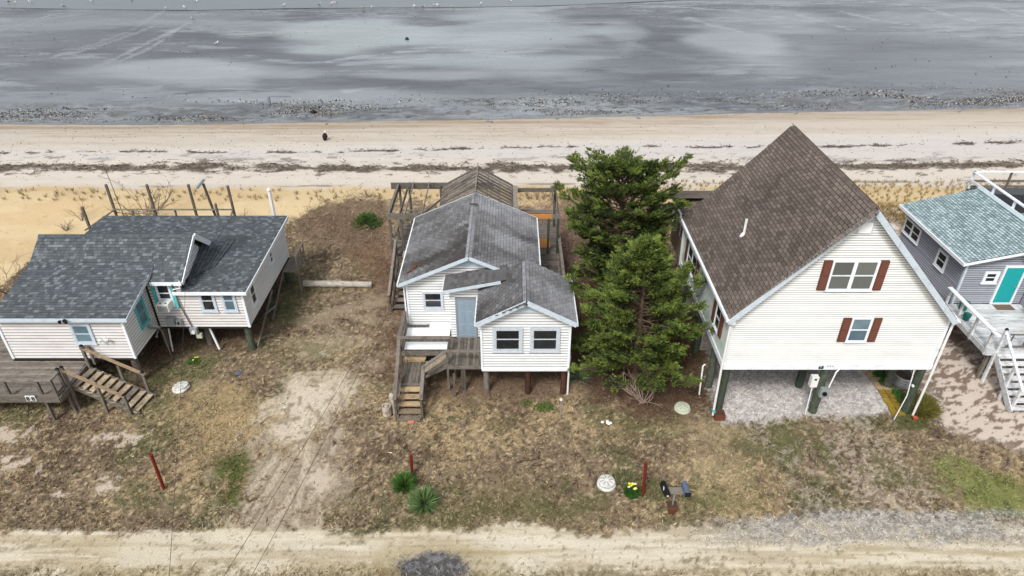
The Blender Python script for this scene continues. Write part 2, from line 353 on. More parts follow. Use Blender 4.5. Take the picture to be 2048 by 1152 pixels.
# shingles ------------------------------------------------------------
UNIT = np.array([(0, 0, -.2), (1, 0, -.2), (1, 1, -.2), (0, 1, -.2), (0, 0, 1), (1, 0, 1), (1, 1, 0), (0, 1, 0)], dtype=float)
UF = [(0, 3, 2, 1), (4, 5, 6, 7), (0, 1, 5, 4), (1, 2, 6, 5), (2, 3, 7, 6), (3, 0, 4, 7)]
class Shingles:
    def __init__(s, par, mat): s.par = par; s.mat = mat; s.L = []
    def plane(s, A, B, C, D, w, r, tonef, clip=None, slab=.09, under=m_under, th=.012, jit=.35, gap=.012, cov=1.12):
        A, B, C, D = map(Vector, (A, B, C, D)); ue = (B - A); L = ue.length; ue.normalize(); up = (D - A); H = up.length; up.normalize()
        nrm = ue.cross(up).normalized()
        if nrm.z < 0: nrm = -nrm
        mb = MB(); dn = nrm * -slab
        mb.hexa([A + dn, B + dn, C + dn, D + dn, A, B, C, D]); roof = mb.build('roof', under, s.par)
        upu = (up - ue * up.dot(ue)).normalized()
        rows = int(math.ceil(H / r))
        for i in range(rows):
            h0 = i * r; h1 = min(h0 + r * cov, H)  # coverage below one bares dark underlay as painted course shadow lines
            if h1 - h0 < .02: continue
            off = (i % 2) * w * .5 + random.uniform(-.15, .15) * w * jit
            x = -off
            while x < L:
                ww = w * random.uniform(1 - jit * .5, 1 + jit * .5) if jit > .3 else w
                x0 = max(x, 0) + gap / 2; x1 = min(x + ww, L) - gap / 2
                x += ww
                if x1 - x0 < .03: continue
                P = A + ue * x0 + up * h0 + nrm * .003
                if clip and not clip(P.x + ue.x * .1, P.y + up.y * r * .5): continue
                t = tonef(P.x, P.y, i); th_ = th * random.uniform(.8, 1.5)
                s.L.append((P, ue * (x1 - x0), up * (h1 - h0), nrm * th_, min(max(t, 0), .999)))
        return roof
    def caps(s, p, q, w, n1, n2, tonef, step=.14):
        p, q = Vector(p), Vector(q); d = q - p; n = int(d.length / step); d.normalize()
        for i in range(n):
            for nn in (n1, n2):
                nn = Vector(nn).normalized(); side = (nn.cross(d)).normalized()
                if side.z > 0: side = -side
                P = p + d * i * step + nn * .014; up = d * step * 1.2
                s.L.append((P, side * w, up, nn * .012, tonef(P.x, P.y, i)))
    def finish(s, nmax=290):
        cam_ = Vector((0, 0, CAMH)); org = ORG[s.par.name]
        def key(e):
            v = cam_ - e[0]; n = e[3].normalized(); f = v.normalized().dot(n)
            return v.length if f > 0.05 else v.length + 500
        s.L.sort(key=key)
        cache = {}
        for e in s.L[:nmax]:
            q = int(e[4] * 8)
            if q not in cache:
                me = bpy.data.meshes.new('shingle'); me.from_pydata([tuple(v) for v in UNIT], [], UF)
                a = me.attributes.new('tone', 'FLOAT', 'FACE'); a.data.foreach_set('value', [(q + .5) / 8] * 6); me.materials.append(s.mat); cache[q] = me
            o = bpy.data.objects.new('shingle', cache[q]); col.objects.link(o); o.parent = s.par
            P = e[0] - org; m = Matrix(((e[1].x, e[2].x, e[3].x, P.x), (e[1].y, e[2].y, e[3].y, P.y), (e[1].z, e[2].z, e[3].z, P.z), (0, 0, 0, 1)))
            o.matrix_basis = m
        rest = s.L[nmax:]
        if rest:
            V = []; T = []
            for e in rest:
                m = np.array([e[1], e[2], e[3]]); V.append(UNIT @ m + np.array(e[0]) - np.array(org)); T += [e[4]] * 6
            V = np.concatenate(V); F = (np.array(UF)[None] + 8 * np.arange(len(rest))[:, None, None]).reshape(-1, 4)
            o = npmesh('shingle', s.mat, V, F, parent=s.par)
            a = o.data.attributes.new('tone', 'FLOAT', 'FACE'); a.data.foreach_set('value', T); o['kind'] = 'stuff'
def planks(par, x0, x1, y0, y1, z, mat, along='x', w=.14, th=.035, lo=0, hi=1, gap=.012, name='plank'):
    a, b = (y0, y1) if along == 'x' else (x0, x1); p = a
    while p < b - .03:
        q = min(p + w - gap, b); mb = MB(); t = random.uniform(lo, hi); dz = random.uniform(-.004, .004)
        if along == 'x': mb.box(x0, x1 + random.uniform(-.015, .015), p, q, z - th + dz, z + dz, t)
        else: mb.box(p, q, y0, y1 + random.uniform(-.015, .015), z - th + dz, z + dz, t)
        mb.build(name, mat, par); p += w
def part(par, name, mat, fn, label=None):
    mb = MB(); fn(mb); return mb.build(name, mat, par, label)
def stairs(par, mat, fn, vals, label=None):
    st = None
    for v in vals:
        mb = MB(); fn(mb, v); o = mb.build('staircase' if st is None else 'stringer', mat, st or par, label if st is None else None); st = st or o
    return st
def post(par, x, y, z0, z1, w, mat, cap=None, name='post', t=.5):
    o = part(par, name, mat, lambda m: m.box(x - w / 2, x + w / 2, y - w / 2, y + w / 2, z0, z1, t))
    if cap: part(o, 'post_cap', cap, lambda m: m.hexa([(x - w * .62, y - w * .62, z1), (x + w * .62, y - w * .62, z1), (x + w * .62, y + w * .62, z1), (x - w * .62, y + w * .62, z1),
        (x - w * .25, y - w * .25, z1 + .07), (x + w * .25, y - w * .25, z1 + .07), (x + w * .25, y + w * .25, z1 + .07), (x - w * .25, y + w * .25, z1 + .07)]))
    return o
def pile(par, x, y, z0, z1, r, mat, lean=(0, 0)):
    mb = MB(); mb.tube([(x + lean[0], y + lean[1], z0), (x, y, z1)], [r * 1.05, r * .95], 12, random.random()); return mb.build('pile', mat, par, smooth=False)
def text(body, size, loc, rot, mat, par, name='number'):
    cu = bpy.data.curves.new(name, 'FONT'); cu.body = body; cu.size = size; cu.extrude = .006; cu.align_x = 'CENTER'; cu.offset = size * .02
    o = bpy.data.objects.new('tmp', cu); col.objects.link(o); bpy.context.view_layer.update()
    me = bpy.data.meshes.new_from_object(o.evaluated_get(bpy.context.evaluated_depsgraph_get())); bpy.data.objects.remove(o)
    me.materials.clear(); me.materials.append(mat); n = bpy.data.objects.new(name, me); col.objects.link(n); n.parent = par
    n.location = Vector(loc) - ORG[par.name]; n.rotation_euler = rot; return n

# ------------------------------------------------------------------ ground
RS = [(-300, 57.0), (-43, 55.21), (-30, 54.97), (-13.6, 55.83), (0, 56.46), (20.7, 58.03), (45.3, 59.39), (300, 70)]
def shoreY(x): return np.interp(x, [p[0] for p in RS], [p[1] for p in RS])
def L3(c):
    v = np.array(lin(c)) * .85; g = v.dot([.3, .6, .1]); return v * .87 + g * .13
def mixc(C, c, w): return C * (1 - w[:, None]) + np.asarray(c)[None] * w[:, None]
Z = {k: atl(v) for k, v in dict(
    drive=[(560, 830), (588, 775), (640, 742), (676, 756), (690, 800), (668, 870), (640, 950), (618, 1010), (650, 1110), (420, 1110), (478, 1040), (488, 980), (515, 920), (540, 870)],
    driveup=[(600, 600), (770, 600), (760, 760), (690, 800), (600, 770), (575, 690)],
    gravel=[(1405, 640), (1425, 740), (1425, 800), (1447, 842), (1530, 850), (1560, 835), (1620, 830), (1700, 832), (1790, 828), (1745, 735), (1640, 560), (1500, 470), (1395, 560)],
    trackL=[(1490, 835), (1560, 835), (1600, 900), (1690, 1010), (1700, 1060), (1590, 1060), (1570, 980), (1530, 900)],
    trackR=[(1640, 835), (1740, 840), (1800, 910), (1850, 980), (2048, 1060), (1700, 1060), (1690, 960), (1650, 890)],
    shell=[(1838, 760), (1870, 700), (1905, 620), (1990, 560), (2200, 520), (2300, 930), (2048, 905), (1960, 880), (1880, 850), (1850, 800)],
    litter=[(1105, 520), (1140, 420), (1200, 400), (1420, 620), (1425, 810), (1400, 830), (1300, 835), (1180, 800), (1140, 760), (1130, 640)],
    litter2=[(640, 430), (770, 430), (800, 560), (820, 700), (800, 800), (770, 760), (760, 600), (700, 500)],
    under=[(830, 720), (960, 560), (1130, 620), (1150, 760), (1100, 800), (900, 800), (850, 790)],
    underL=[(250, 790), (270, 640), (480, 560), (570, 500), (560, 600), (520, 680), (400, 700), (330, 730), (290, 780)],
    brush=[(590, 440), (660, 415), (720, 400), (770, 412), (770, 480), (700, 500), (600, 480)],
    brush2=[(1030, 395), (1110, 400), (1190, 380), (1210, 560), (1130, 540), (1030, 440)],
    green1=[(440, 920), (490, 905), (500, 940), (475, 1010), (445, 1005)],
    green2=[(1860, 920), (1960, 930), (2100, 980), (2100, 1048), (1950, 1040), (1890, 990)],
    green3=[(560, 560), (600, 540), (590, 640), (565, 660)],
    green4=[(1540, 870), (1600, 850), (1610, 960), (1580, 990)],
    green5=[(1780, 830), (1850, 820), (1870, 860), (1790, 865)],
    green6=[(300, 760), (400, 690), (440, 720), (400, 770)],
    tan1=[(380, 760), (500, 770), (520, 860), (440, 920), (380, 900)],
    tan2=[(1370, 840), (1480, 850), (1520, 960), (1480, 1020), (1400, 1000)],
    olive=[(820, 1000), (1000, 960), (1180, 1000), (1180, 1050), (900, 1050)],
    patch=[(1790, 540), (1800, 420), (1740, 405), (1755, 480)],
).items()}
sandline = [at(-200, 600), at(0, 575), at(60, 520), at(120, 475), at(250, 470), at(420, 460), at(560, 445), at(590, 440), at(660, 412), at(730, 402), at(780, 410), at(1030, 425), at(1100, 415), at(1150, 400), at(1230, 395), at(1370, 420), at(1560, 420), at(1760, 430), at(1790, 425), at(2100, 430), at(2400, 440)]
slx = [p[0] for p in sandline]; sly = [p[1] for p in sandline]
def dune_h(x, y):
    return .35 * np.exp(-((y - 39.5) / 2.6) ** 2) * (.7 + .6 * fbm(x * .15, y * .3, 71, 2))
def gz(x, y):
    return dune_h(x, y) - .3 * sst(43, 56, y) + (fbm(x * 1.3, y * 1.3, 5, 3) - .5) * .07 * (1 - sst(13, 15, y) * 0)
GROT = 0
def ground_col(x, y):
    n1 = fbm(x * .35, y * .35, 1); n2 = fbm(x * 1.2, y * 1.2, 2); n3 = fbm(x * 4., y * 4., 3, 4, .65); n4 = fbm(x * 9, y * 9, 4, 3, .7)
    nn = (n2 - .5) * 1.5 + (n3 - .5) * 1.9 + (n4 - .5) * .5
    C = np.tile(L3((136, 117, 92)), (len(x), 1))
    C = mixc(C, L3((168, 144, 104)), sst(.5, .62, n1 * .5 + n3 * .5))
    C = mixc(C, L3((104, 86, 68)), sst(.52, .64, fbm(x * .6 + 40, y * .6, 9) * .55 + n3 * .45) * .85)
    C = mixc(C, L3((106, 104, 66)), sst(.54, .63, fbm(x * .5, y * .5 + 90, 12) * .6 + n2 * .4) * .7)
    C = mixc(C, L3((206, 184, 140)), sst(.6, .72, n4) * .7)
    C = mixc(C, L3((70, 56, 42)), sst(.42, .28, n4) * .85)
    grass = np.ones(len(x)); grav = np.zeros(len(x))
    def zone(k, c, amt=1., soft=.5, k2=1.0, kill=1.0, gr=0., nf=None):
        nonlocal C, grass, grav
        sd = polysd(x, y, Z[k]); w = sst(-soft, soft, sd + nn * k2) * amt
        if nf is not None: w = w * nf
        C = mixc(C, L3(c), w); grass = grass * (1 - w * kill); grav = np.maximum(grav, w * gr); return w
    zone('tan1', (176, 152, 104), .7, .9, 1.2, 0); zone('tan2', (180, 160, 118), .5, .9, 1.2, 0)
    zone('olive', (110, 100, 62), .5, .6, 1.2, 0)
    zone('litter', (88, 64, 50), .85, .7, .8, .5); zone('litter2', (112, 82, 62), .7, .8, 1., .4)
    zone('under', (112, 88, 70), .8, .6, .8, .7); zone('underL', (98, 76, 58), .8, .6, .8, .6)
    zone('brush', (126, 104, 84), .8, .5, .8, .3); zone('brush2', (146, 118, 98), .8, .5, .8, .5)
    zone('driveup', (168, 150, 124), .6, .9, 1.6, .6, nf=sst(.42, .58, n2))
    w = zone('drive', (202, 187, 160), .9, .65, 2.8, .9)
    low = sst(18.6, 17.4, y + (n2 - .5)); C = mixc(C, L3((150, 134, 112)), w * np.maximum(sst(.48, .58, fbm(x * .9 + y * .3, y * .5, 33)) * .8, low * .75))
    C = mixc(C, L3((120, 102, 82)), w * sst(.56, .66, n3) * .6)
    for (p0, p1, p2) in (((690, 740), (640, 900), (540, 1060)), ((660, 740), (600, 900), (480, 1060)), ((640, 780), (610, 920), (590, 1060)), ((600, 850), (520, 960), (480, 1040)), ((560, 900), (500, 980), (440, 1060)), ((680, 860), (640, 960), (640, 1060))):
        q0, q1, q2 = at(*p0), at(*p1), at(*p2); cv = [((1 - t) ** 2 * q0[0] + 2 * t * (1 - t) * q1[0] + t * t * q2[0], (1 - t) ** 2 * q0[1] + 2 * t * (1 - t) * q1[1] + t * t * q2[1]) for t in np.linspace(0, 1, 9)]
        dl = linesd(x, y, cv) + (n3 - .5) * .12; rut = sst(.15, .09, dl) * sst(.3, .5, n2)
        C = mixc(C, L3((204, 190, 164)), w * rut * .6); C = mixc(C, L3((118, 100, 82)), w * sst(.06, .01, np.abs(dl - .17)) * .35)
        C = mixc(C, L3((140, 124, 102)), w * rut * sst(.2, .7, np.sin((x * .9 + y * .5) * 42)) * .5)
    zone('green1', (84, 92, 34), .9, .25, .5, 0); zone('green2', (118, 128, 58), .8, .6, .9, 0); zone('green3', (78, 90, 44), .6, .4, .8, 0)
    zone('green4', (92, 98, 52), .6, .4, .8, 0); zone('green5', (84, 88, 44), .9, .25, .5, 0); zone('green6', (82, 92, 46), .6, .3, 1.1, 0)
    w = zone('shell', (208, 192, 176), 1., .3, .5, .95)
    wn_ = polysd(x, y, Z['shell']); d = fbm((x * .9 + y * .45) * 2.6, (y - x * .45) * 6.5, 51, 4, .6) * .75 + n1 * .3
    C = mixc(C, L3((112, 90, 74)), w * sst(.5, .56, d) * .85)
    zone('patch', (214, 206, 200), 1., .3, .4, 1)
    w = zone('gravel', (192, 186, 181), 1., .22, .4, 1., 1.)
    C = C * (1 - w[:, None] * (.28 - .56 * sst(.35, .65, n4))[:, None] * .8)
    fl = sst(.46, .56, n4 * .6 + n3 * .4)
    zone('trackL', (182, 170, 154), .5, .4, .9, .6, .6, fl * sst(.35, .6, fbm((x + y * .75) * 1.1, (y - x) * .1, 61)))
    zone('trackR', (182, 170, 154), .55, .6, 1., .5, .6, fl)
    # patches of pale sand showing through the lawn
    for px, py, rx, ry in ((248, 878, .85, .35), (215, 975, .45, .45), (30, 930, .9, .45), (20, 870, 1., .4), (130, 990, .35, .2), (640, 960, .5, .8)):
        cx_, cy_ = at(px, py); w = sst(1.1, .7, np.hypot((x - cx_) / rx, (y - cy_) / ry) + (n3 - .5) * 3.6 + (n4 - .5) * 2.2 + .25)
        C = mixc(C, L3((204, 188, 170)), w * .85); grass = grass * (1 - w * .8)
    for px, py, rx, ry, c_g, am in ((620, 800, 1.1, 1.1, (212, 198, 176), .8), (585, 860, .8, .6, (210, 196, 172), .75), (660, 960, .5, .9, (190, 174, 148), .5), (560, 620, .7, 1.2, (88, 98, 50), .55), (620, 700, 1.6, .7, (112, 108, 62), .45), (330, 1000, 1.6, .5, (104, 102, 62), .45), (700, 1000, .8, .6, (106, 100, 60), .4), (1080, 1020, 1.8, .45, (100, 98, 56), .5), (1440, 1000, 1.4, .6, (112, 112, 62), .45), (520, 690, .8, .5, (92, 96, 52), .5), (860, 830, .6, .2, (88, 94, 50), .5), (1500, 900, .7, .8, (92, 96, 52), .5), (1650, 900, .4, 1.0, (92, 94, 52), .6), (1560, 880, .8, .9, (96, 98, 54), .6), (1780, 950, 1.2, .6, (102, 104, 60), .5), (1250, 860, 1.2, .5, (110, 104, 66), .4), (1000, 850, 1.0, .4, (112, 106, 66), .4), (200, 760, 1.5, .4, (104, 102, 62), .4)):
        cx_, cy_ = at(px, py); w = sst(1.1, .6, np.hypot((x - cx_) / rx, (y - cy_) / ry) + (n3 - .5) * 3.0 + (n4 - .5) * 1.6) * am
        C = mixc(C, L3(c_g), w)
    # road along the bottom
    re = 14.75 + (fbm(x * .4, x * 0, 21) - .5) * .7 + (n3 - .5) * .7 + .25 * sst(5, 9, x)
    w = sst(.12, -.12, y - re)
    Cr = np.tile(L3((206, 194, 168)), (len(x), 1))
    Cr = mixc(Cr, L3((186, 170, 134)), sst(.48, .6, fbm(x * .35, y * 2.5, 22)) * .8)
    Cr = mixc(Cr, L3((148, 136, 106)), sst(.6, .68, n4 * .35 + fbm(x * .8, y * 4, 23) * .65) * .8)
    Cr = mixc(Cr, L3((170, 154, 122)), sst(.52, .62, fbm(x * .5, y * 7, 25, 4, .6)) * .55); Cr = mixc(Cr, L3((224, 214, 192)), sst(.55, .68, fbm(x * .25 + 9, y * 5, 26, 4, .6)) * .6); Cr = mixc(Cr, L3((130, 112, 84)), sst(.66, .74, n4) * .55)
    mid = sst(13.55, 13.1, y + (n3 - .5) * .6); Cr = mixc(Cr, L3((134, 120, 86)), mid * sst(.42, .56, n4 * .4 + n3 * .3 + fbm(x * .5, y, 24) * .3) * .8)
    gv = sst(4.5, 9, x) * sst(14.0, 14.35, y + (n3 - .5) * .8) * sst(15.35, 15.0, y + (n3 - .5) * .5 - .35 * sst(8, 11, x))
    spk = sst(.42, .6, n4)
    cx_, cy_ = at(868, 1135); gv2 = sst(1.2, .7, np.hypot((x - cx_) / 1.25, (y - cy_) / .62) + (n3 - .5) * .8)
    C = mixc(C, [0, 0, 0], w * 0); C = C * (1 - w[:, None]) + Cr * w[:, None]
    grass = grass * (1 - w * (1 - .5 * mid))
    G = L3((158, 153, 148))[None] * (.7 + .65 * spk[:, None])
    gw = np.clip(gv * (.45 + .35 * sst(.4, .6, n2)), 0, 1)[:, None]; C = C * (1 - gw) + G * gw; grass = grass * (1 - gw[:, 0])
    gw = np.clip(gv2 * .95, 0, 1)[:, None]; C = C * (1 - gw) + L3((96, 96, 100))[None] * (.6 + .9 * spk[:, None]) * gw
    ring = sst(2., 1.1, np.hypot((x - cx_) / 1.35, (y - cy_) / .75) + (n3 - .5) * .8) * (1 - gw[:, 0]); C = mixc(C, L3((150, 130, 76)), ring * .5)
    grav = np.maximum(grav, np.maximum(gv, gv2))
    # dune and beach
    sl = np.interp(x, slx, sly); w = sst(-.35, .35, y - sl + nn * 1.1)
    S = np.tile(L3((214, 189, 142)), (len(x), 1))
    S = mixc(S, L3((204, 175, 126)), sst(.45, .6, fbm(x * .25, y * .7, 41)) * .7)
    S = mixc(S, L3((158, 128, 86)), sst(.68, .78, n3) * .4)
    # right-hand dune grass bank
    S = mixc(S, L3((150, 124, 76)), sst(14, 17, x) * sst(39.6, 38.8, y + (n3 - .5)) * sst(.4, .55, n3) * .8)
    bl = 41.8 + (fbm(x * .2, x * 0 + 3, 42) - .5) * 1.2
    wb = sst(-.6, .6, y - bl + (n2 - .5) * 1.2)
    B = np.tile(L3((212, 201, 186)), (len(x), 1)); sy = y - shoreY(x)
    B = mixc(B, L3((204, 198, 194)), sst(46.5, 48.5, y) * sst(-5.0, -7, sy) * .8)
    st = fbm(x * .12, y * 2.4, 43, 4, .6)
    B = mixc(B, L3((192, 180, 164)), sst(-6.2, -4., sy) * .7)
    B = mixc(B, L3((178, 160, 138)), sst(.5, .62, st) * sst(-7, -2.5, sy) * .6)
    B = mixc(B, L3((162, 142, 118)), sst(-3.2, -.2, sy) * (.55 + .4 * sst(.4, .6, st)))
    B = mixc(B, L3((196, 188, 180)), sst(.56, .64, fbm(x * .1, y * 3, 44)) * .4)
    # wrack lines of dark seaweed and reed
    wr = 45.35 + .12 * np.sin(x * .21) + .018 * x * sst(0, 30, x)
    k1 = sst(.95, .35, np.abs(y - wr) / (.55 + .75 * fbm(x * .13, x * 0 + 7, 45)) - (fbm(x * .9, y * 2.6, 46, 4, .6) - .5) * 2.6)
    B = mixc(B, L3((96, 82, 70)), k1 * .85)
    wr2 = 49.4 + .03 * x + .25 * np.sin(x * .17 + 1)
    k2 = sst(.9, .4, np.abs(y - wr2) / .3 - (fbm(x * 1.1, y * 2.6, 47, 4, .65) - .62) * 4)
    B = mixc(B, L3((84, 72, 62)), k2 * .9)
    k3 = sst(.66, .7, fbm(x * 1.2, y * 2.4, 48, 4, .6)) * sst(50.5, 46, y) * sst(43.2, 44, y); B = mixc(B, L3((104, 90, 78)), k3 * .8)
    k4 = sst(.57, .62, fbm(x * .3, y * 2.2, 49, 4, .6)) * sst(48.2, 47.4, y) * sst(46.2, 46.9, y); B = mixc(B, L3((150, 150, 150)), k4 * .6)
    k5 = sst(.55, .62, fbm(x * .35, y * 2.2, 50, 4, .6)) * sst(.3, .1, np.abs(y - 42.3 - .02 * x)); B = mixc(B, L3((120, 106, 80)), k5 * .7)
    S = S * (1 - wb[:, None]) + B * wb[:, None]
    C = C * (1 - w[:, None]) + S * w[:, None]; grass = grass * (1 - w)
    wrack = np.maximum(k1, k2) * wb * w
    far = sst(11., 9, y); C = mixc(C, L3((150, 134, 100)), far * .8)
    return C, np.clip(grass, 0, 1), np.clip(grav * (1 - w), 0, 1), wrack
gm, nt_, P_, new_, lk_ = colmat('ground_soil_grass_sand', rough=.95, na=.22, ns=28., bump=.55, bs=14.)
ys = [-1500., -300, -80, -20, 0, 6, 9]
y = 11.; 
while y < 59.6:
    ys.append(y); y += .055 + (y - 11) * .0032
ys = np.array(ys); NU = 900
us = np.linspace(-1, 1, NU)
rowsX = []
for yy in ys:
    w = 24 + max(yy - 11, 0) * .72 if yy > 0 else 24
    rowsX.append(np.concatenate([[-1500, -w - 60, -w - 8], us * w, [w + 8, w + 60, 1500]]))
GX = np.array(rowsX); ncol = GX.shape[1]; GY = np.repeat(ys[:, None], ncol, 1)
# the last rows follow the shoreline
s_ = shoreY(GX) + .15; GY = np.where(GY > 43, 43 + (GY - 43) * (s_ - 43) / (ys[-1] - 43), GY)
gx, gy = GX.ravel(), GY.ravel()
GC, GG, GV, GW = ground_col(gx, gy)
gzv = np.where(np.abs(gy) < 200, gz(gx, gy), 0) + GW * .05 * fbm(gx * 5, gy * 5, 88, 2)
nr = len(ys); idx = np.arange(nr * ncol).reshape(nr, ncol)
Fq = np.stack([idx[:-1, :-1], idx[:-1, 1:], idx[1:, 1:], idx[1:, :-1]], -1).reshape(-1, 4)
tag(npmesh('ground', gm, np.stack([gx, gy, gzv], 1), Fq, GC, smooth=True), kind='structure')

# ------------------------------------------------------------------ mudflat
mm, nt_, P_, new_, lk_ = colmat('wet_mud', rough=.3, na=.12, ns=6., bump=0, spec=.5)
a_ = new_('ShaderNodeAttribute'); a_.attribute_name = 'dry'
mr_ = new_('ShaderNodeMapRange'); mr_.inputs[3].default_value = .09; mr_.inputs[4].default_value = .5; lk_(a_.outputs['Fac'], mr_.inputs[0]); lk_(mr_.outputs[0], P_.inputs['Roughness'])
g_ = new_('ShaderNodeNewGeometry'); mp_ = new_('ShaderNodeMapping'); mp_.inputs['Scale'].default_value = (.35, 1.6, 1); mp_.inputs['Rotation'].default_value = (0, 0, R(-14)); lk_(g_.outputs['Position'], mp_.inputs[0])
n_ = new_('ShaderNodeTexNoise'); n_.inputs['Scale'].default_value = 1.1; n_.inputs['Detail'].default_value = 9; n_.inputs['Roughness'].default_value = .6; lk_(mp_.outputs[0], n_.inputs['Vector'])
b_ = new_('ShaderNodeBump'); b_.inputs['Strength'].default_value = .3; b_.inputs['Distance'].default_value = .12; lk_(n_.outputs['Fac'], b_.inputs['Height']); lk_(b_.outputs[0], P_.inputs['Normal'])
ms = []; y = 0.
while y < 64: ms.append(y); y += .12 + y * .0055
ms += [75, 100, 180, 400, 1000, 4000]; ms = np.array(ms); NU = 760; us = np.linspace(-1, 1, NU)
MX = np.array([np.concatenate([[-4000, -w - 80, -w - 10], us * w, [w + 10, w + 80, 4000]]) for w in (50 + np.minimum(ms, 70) * .7)])
MY = shoreY(MX) - .6 + ms[:, None] * np.ones_like(MX); ncol = MX.shape[1]
mxx, myy = MX.ravel(), MY.ravel(); sd = myy - shoreY(mxx)
def mud_col(x, y, sd):
    a = fbm(x * .03, y * .06, 101, 4); b = fbm(x * .09 + y * .02, y * .35, 102, 5, .55); c = fbm(x * .5, y * 1.6, 103, 4, .6)
    C = np.tile(L3((104, 106, 112)), (len(x), 1))
    wet = sst(.42, .62, a)
    C = mixc(C, L3((146, 152, 156)), wet * .75)  # wet mud made paler: sky sheen put into the colour
    C = mixc(C, L3((90, 93, 97)), sst(.53, .64, b) * .6)
    C = mixc(C, L3((166, 174, 176)), sst(.58, .68, fbm(x * .06 + 30, y * .16, 107, 5, .6)) * .55)
    C = mixc(C, L3((180, 186, 190)), sst(.62, .72, fbm(x * .11 - y * .05, y * .5 + x * .03, 104, 5, .65)) * .5)
    rp_ = fbm((x + y * 1.4) * .22, (y - x * .16) * 1.9, 131, 5, .65); C = mixc(C, L3((176, 182, 188)), sst(.56, .68, rp_) * sst(.45, .6, fbm(x * .04, y * .07, 132, 3)) * .55); C = mixc(C, L3((78, 81, 86)), sst(.44, .34, rp_) * sst(.45, .6, fbm(x * .05 + 9, y * .08, 133, 3)) * .4)  # pale ripple sheen painted into the colour, darker streaks between
    dry = np.clip(.45 - wet * .35 + (b - .5) * .8, 0, 1)
    # long pale crests and dark runnels
    def ln(pts, wd, c, amt, ragged=1.):
        nonlocal C, dry
        P = atl(pts, -.3); d = linesd(x, y, P) * 1.0 + (c_ - .5) * ragged
        w = sst(wd, wd * .3, d) * amt; C = mixc(C, L3(c), w); return w
    c_ = fbm(x * .7, y * 1.4, 110, 4, .6)
    pale = (196, 200, 204); dk = (70, 74, 78)
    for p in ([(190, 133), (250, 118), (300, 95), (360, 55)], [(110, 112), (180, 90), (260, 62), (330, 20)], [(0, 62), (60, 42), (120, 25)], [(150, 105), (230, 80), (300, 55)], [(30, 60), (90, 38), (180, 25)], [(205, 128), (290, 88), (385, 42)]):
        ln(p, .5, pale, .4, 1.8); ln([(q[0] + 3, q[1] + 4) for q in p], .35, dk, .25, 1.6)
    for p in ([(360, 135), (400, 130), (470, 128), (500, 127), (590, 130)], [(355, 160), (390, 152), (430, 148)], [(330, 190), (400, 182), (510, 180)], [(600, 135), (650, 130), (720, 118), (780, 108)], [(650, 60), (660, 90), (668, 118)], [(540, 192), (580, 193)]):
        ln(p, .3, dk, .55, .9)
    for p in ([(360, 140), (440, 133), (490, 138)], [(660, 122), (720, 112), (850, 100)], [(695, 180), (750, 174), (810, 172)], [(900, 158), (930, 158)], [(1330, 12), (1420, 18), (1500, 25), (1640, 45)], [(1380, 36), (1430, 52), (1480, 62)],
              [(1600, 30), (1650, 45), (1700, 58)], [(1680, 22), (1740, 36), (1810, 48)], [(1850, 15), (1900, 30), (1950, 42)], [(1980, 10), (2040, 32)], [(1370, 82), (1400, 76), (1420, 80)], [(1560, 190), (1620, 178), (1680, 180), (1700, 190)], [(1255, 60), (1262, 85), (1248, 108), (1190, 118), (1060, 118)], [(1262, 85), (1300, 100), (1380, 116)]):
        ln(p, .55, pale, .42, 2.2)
    # broad tonal areas of the flat: sky sheen on the water film painted pale, and duller mud
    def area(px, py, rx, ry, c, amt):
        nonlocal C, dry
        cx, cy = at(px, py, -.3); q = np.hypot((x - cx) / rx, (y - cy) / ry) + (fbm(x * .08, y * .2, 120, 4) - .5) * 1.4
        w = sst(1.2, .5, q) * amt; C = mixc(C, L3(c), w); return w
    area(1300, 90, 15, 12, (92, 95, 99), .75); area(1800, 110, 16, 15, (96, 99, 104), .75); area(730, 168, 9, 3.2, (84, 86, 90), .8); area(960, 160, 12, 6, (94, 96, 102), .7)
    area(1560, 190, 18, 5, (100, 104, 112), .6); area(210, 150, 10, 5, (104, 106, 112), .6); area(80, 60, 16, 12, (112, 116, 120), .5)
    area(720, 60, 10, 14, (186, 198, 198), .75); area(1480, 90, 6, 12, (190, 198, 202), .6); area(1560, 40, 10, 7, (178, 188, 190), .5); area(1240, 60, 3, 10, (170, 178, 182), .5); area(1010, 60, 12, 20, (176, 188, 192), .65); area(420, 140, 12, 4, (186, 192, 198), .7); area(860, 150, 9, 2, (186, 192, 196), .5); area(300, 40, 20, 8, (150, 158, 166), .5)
    # stony strand just below the beach
    st = sst(6.6, 4.5, sd + (b - .5) * 4) * sst(.2, 1.2, sd)
    C = mixc(C, L3((112, 108, 104)), st * sst(.5, .6, c) * .8); C = mixc(C, L3((170, 174, 180)), st * sst(.55, .66, fbm(x * .8, y * 2.2, 105, 4, .6)) * .5)
    C = mixc(C, L3((64, 62, 60)), st * sst(.63, .7, fbm(x * 1.8, y * 3.2, 106, 3, .6)) * .8)
    C = mixc(C, L3((120, 110, 98)), sst(.7, 0, sd) * .7)
    dry = np.clip(dry + st * .4, 0, 1)
    return C, dry
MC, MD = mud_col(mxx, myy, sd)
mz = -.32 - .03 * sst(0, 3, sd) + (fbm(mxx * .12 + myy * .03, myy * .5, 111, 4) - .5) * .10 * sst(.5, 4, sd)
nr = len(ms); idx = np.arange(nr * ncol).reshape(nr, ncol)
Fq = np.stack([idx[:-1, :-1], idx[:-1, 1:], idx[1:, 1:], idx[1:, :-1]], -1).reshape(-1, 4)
tag(npmesh('mudflat', mm, np.stack([mxx, myy, mz], 1), Fq, MC * .78, smooth=True, extra={'dry': MD}), kind='structure')
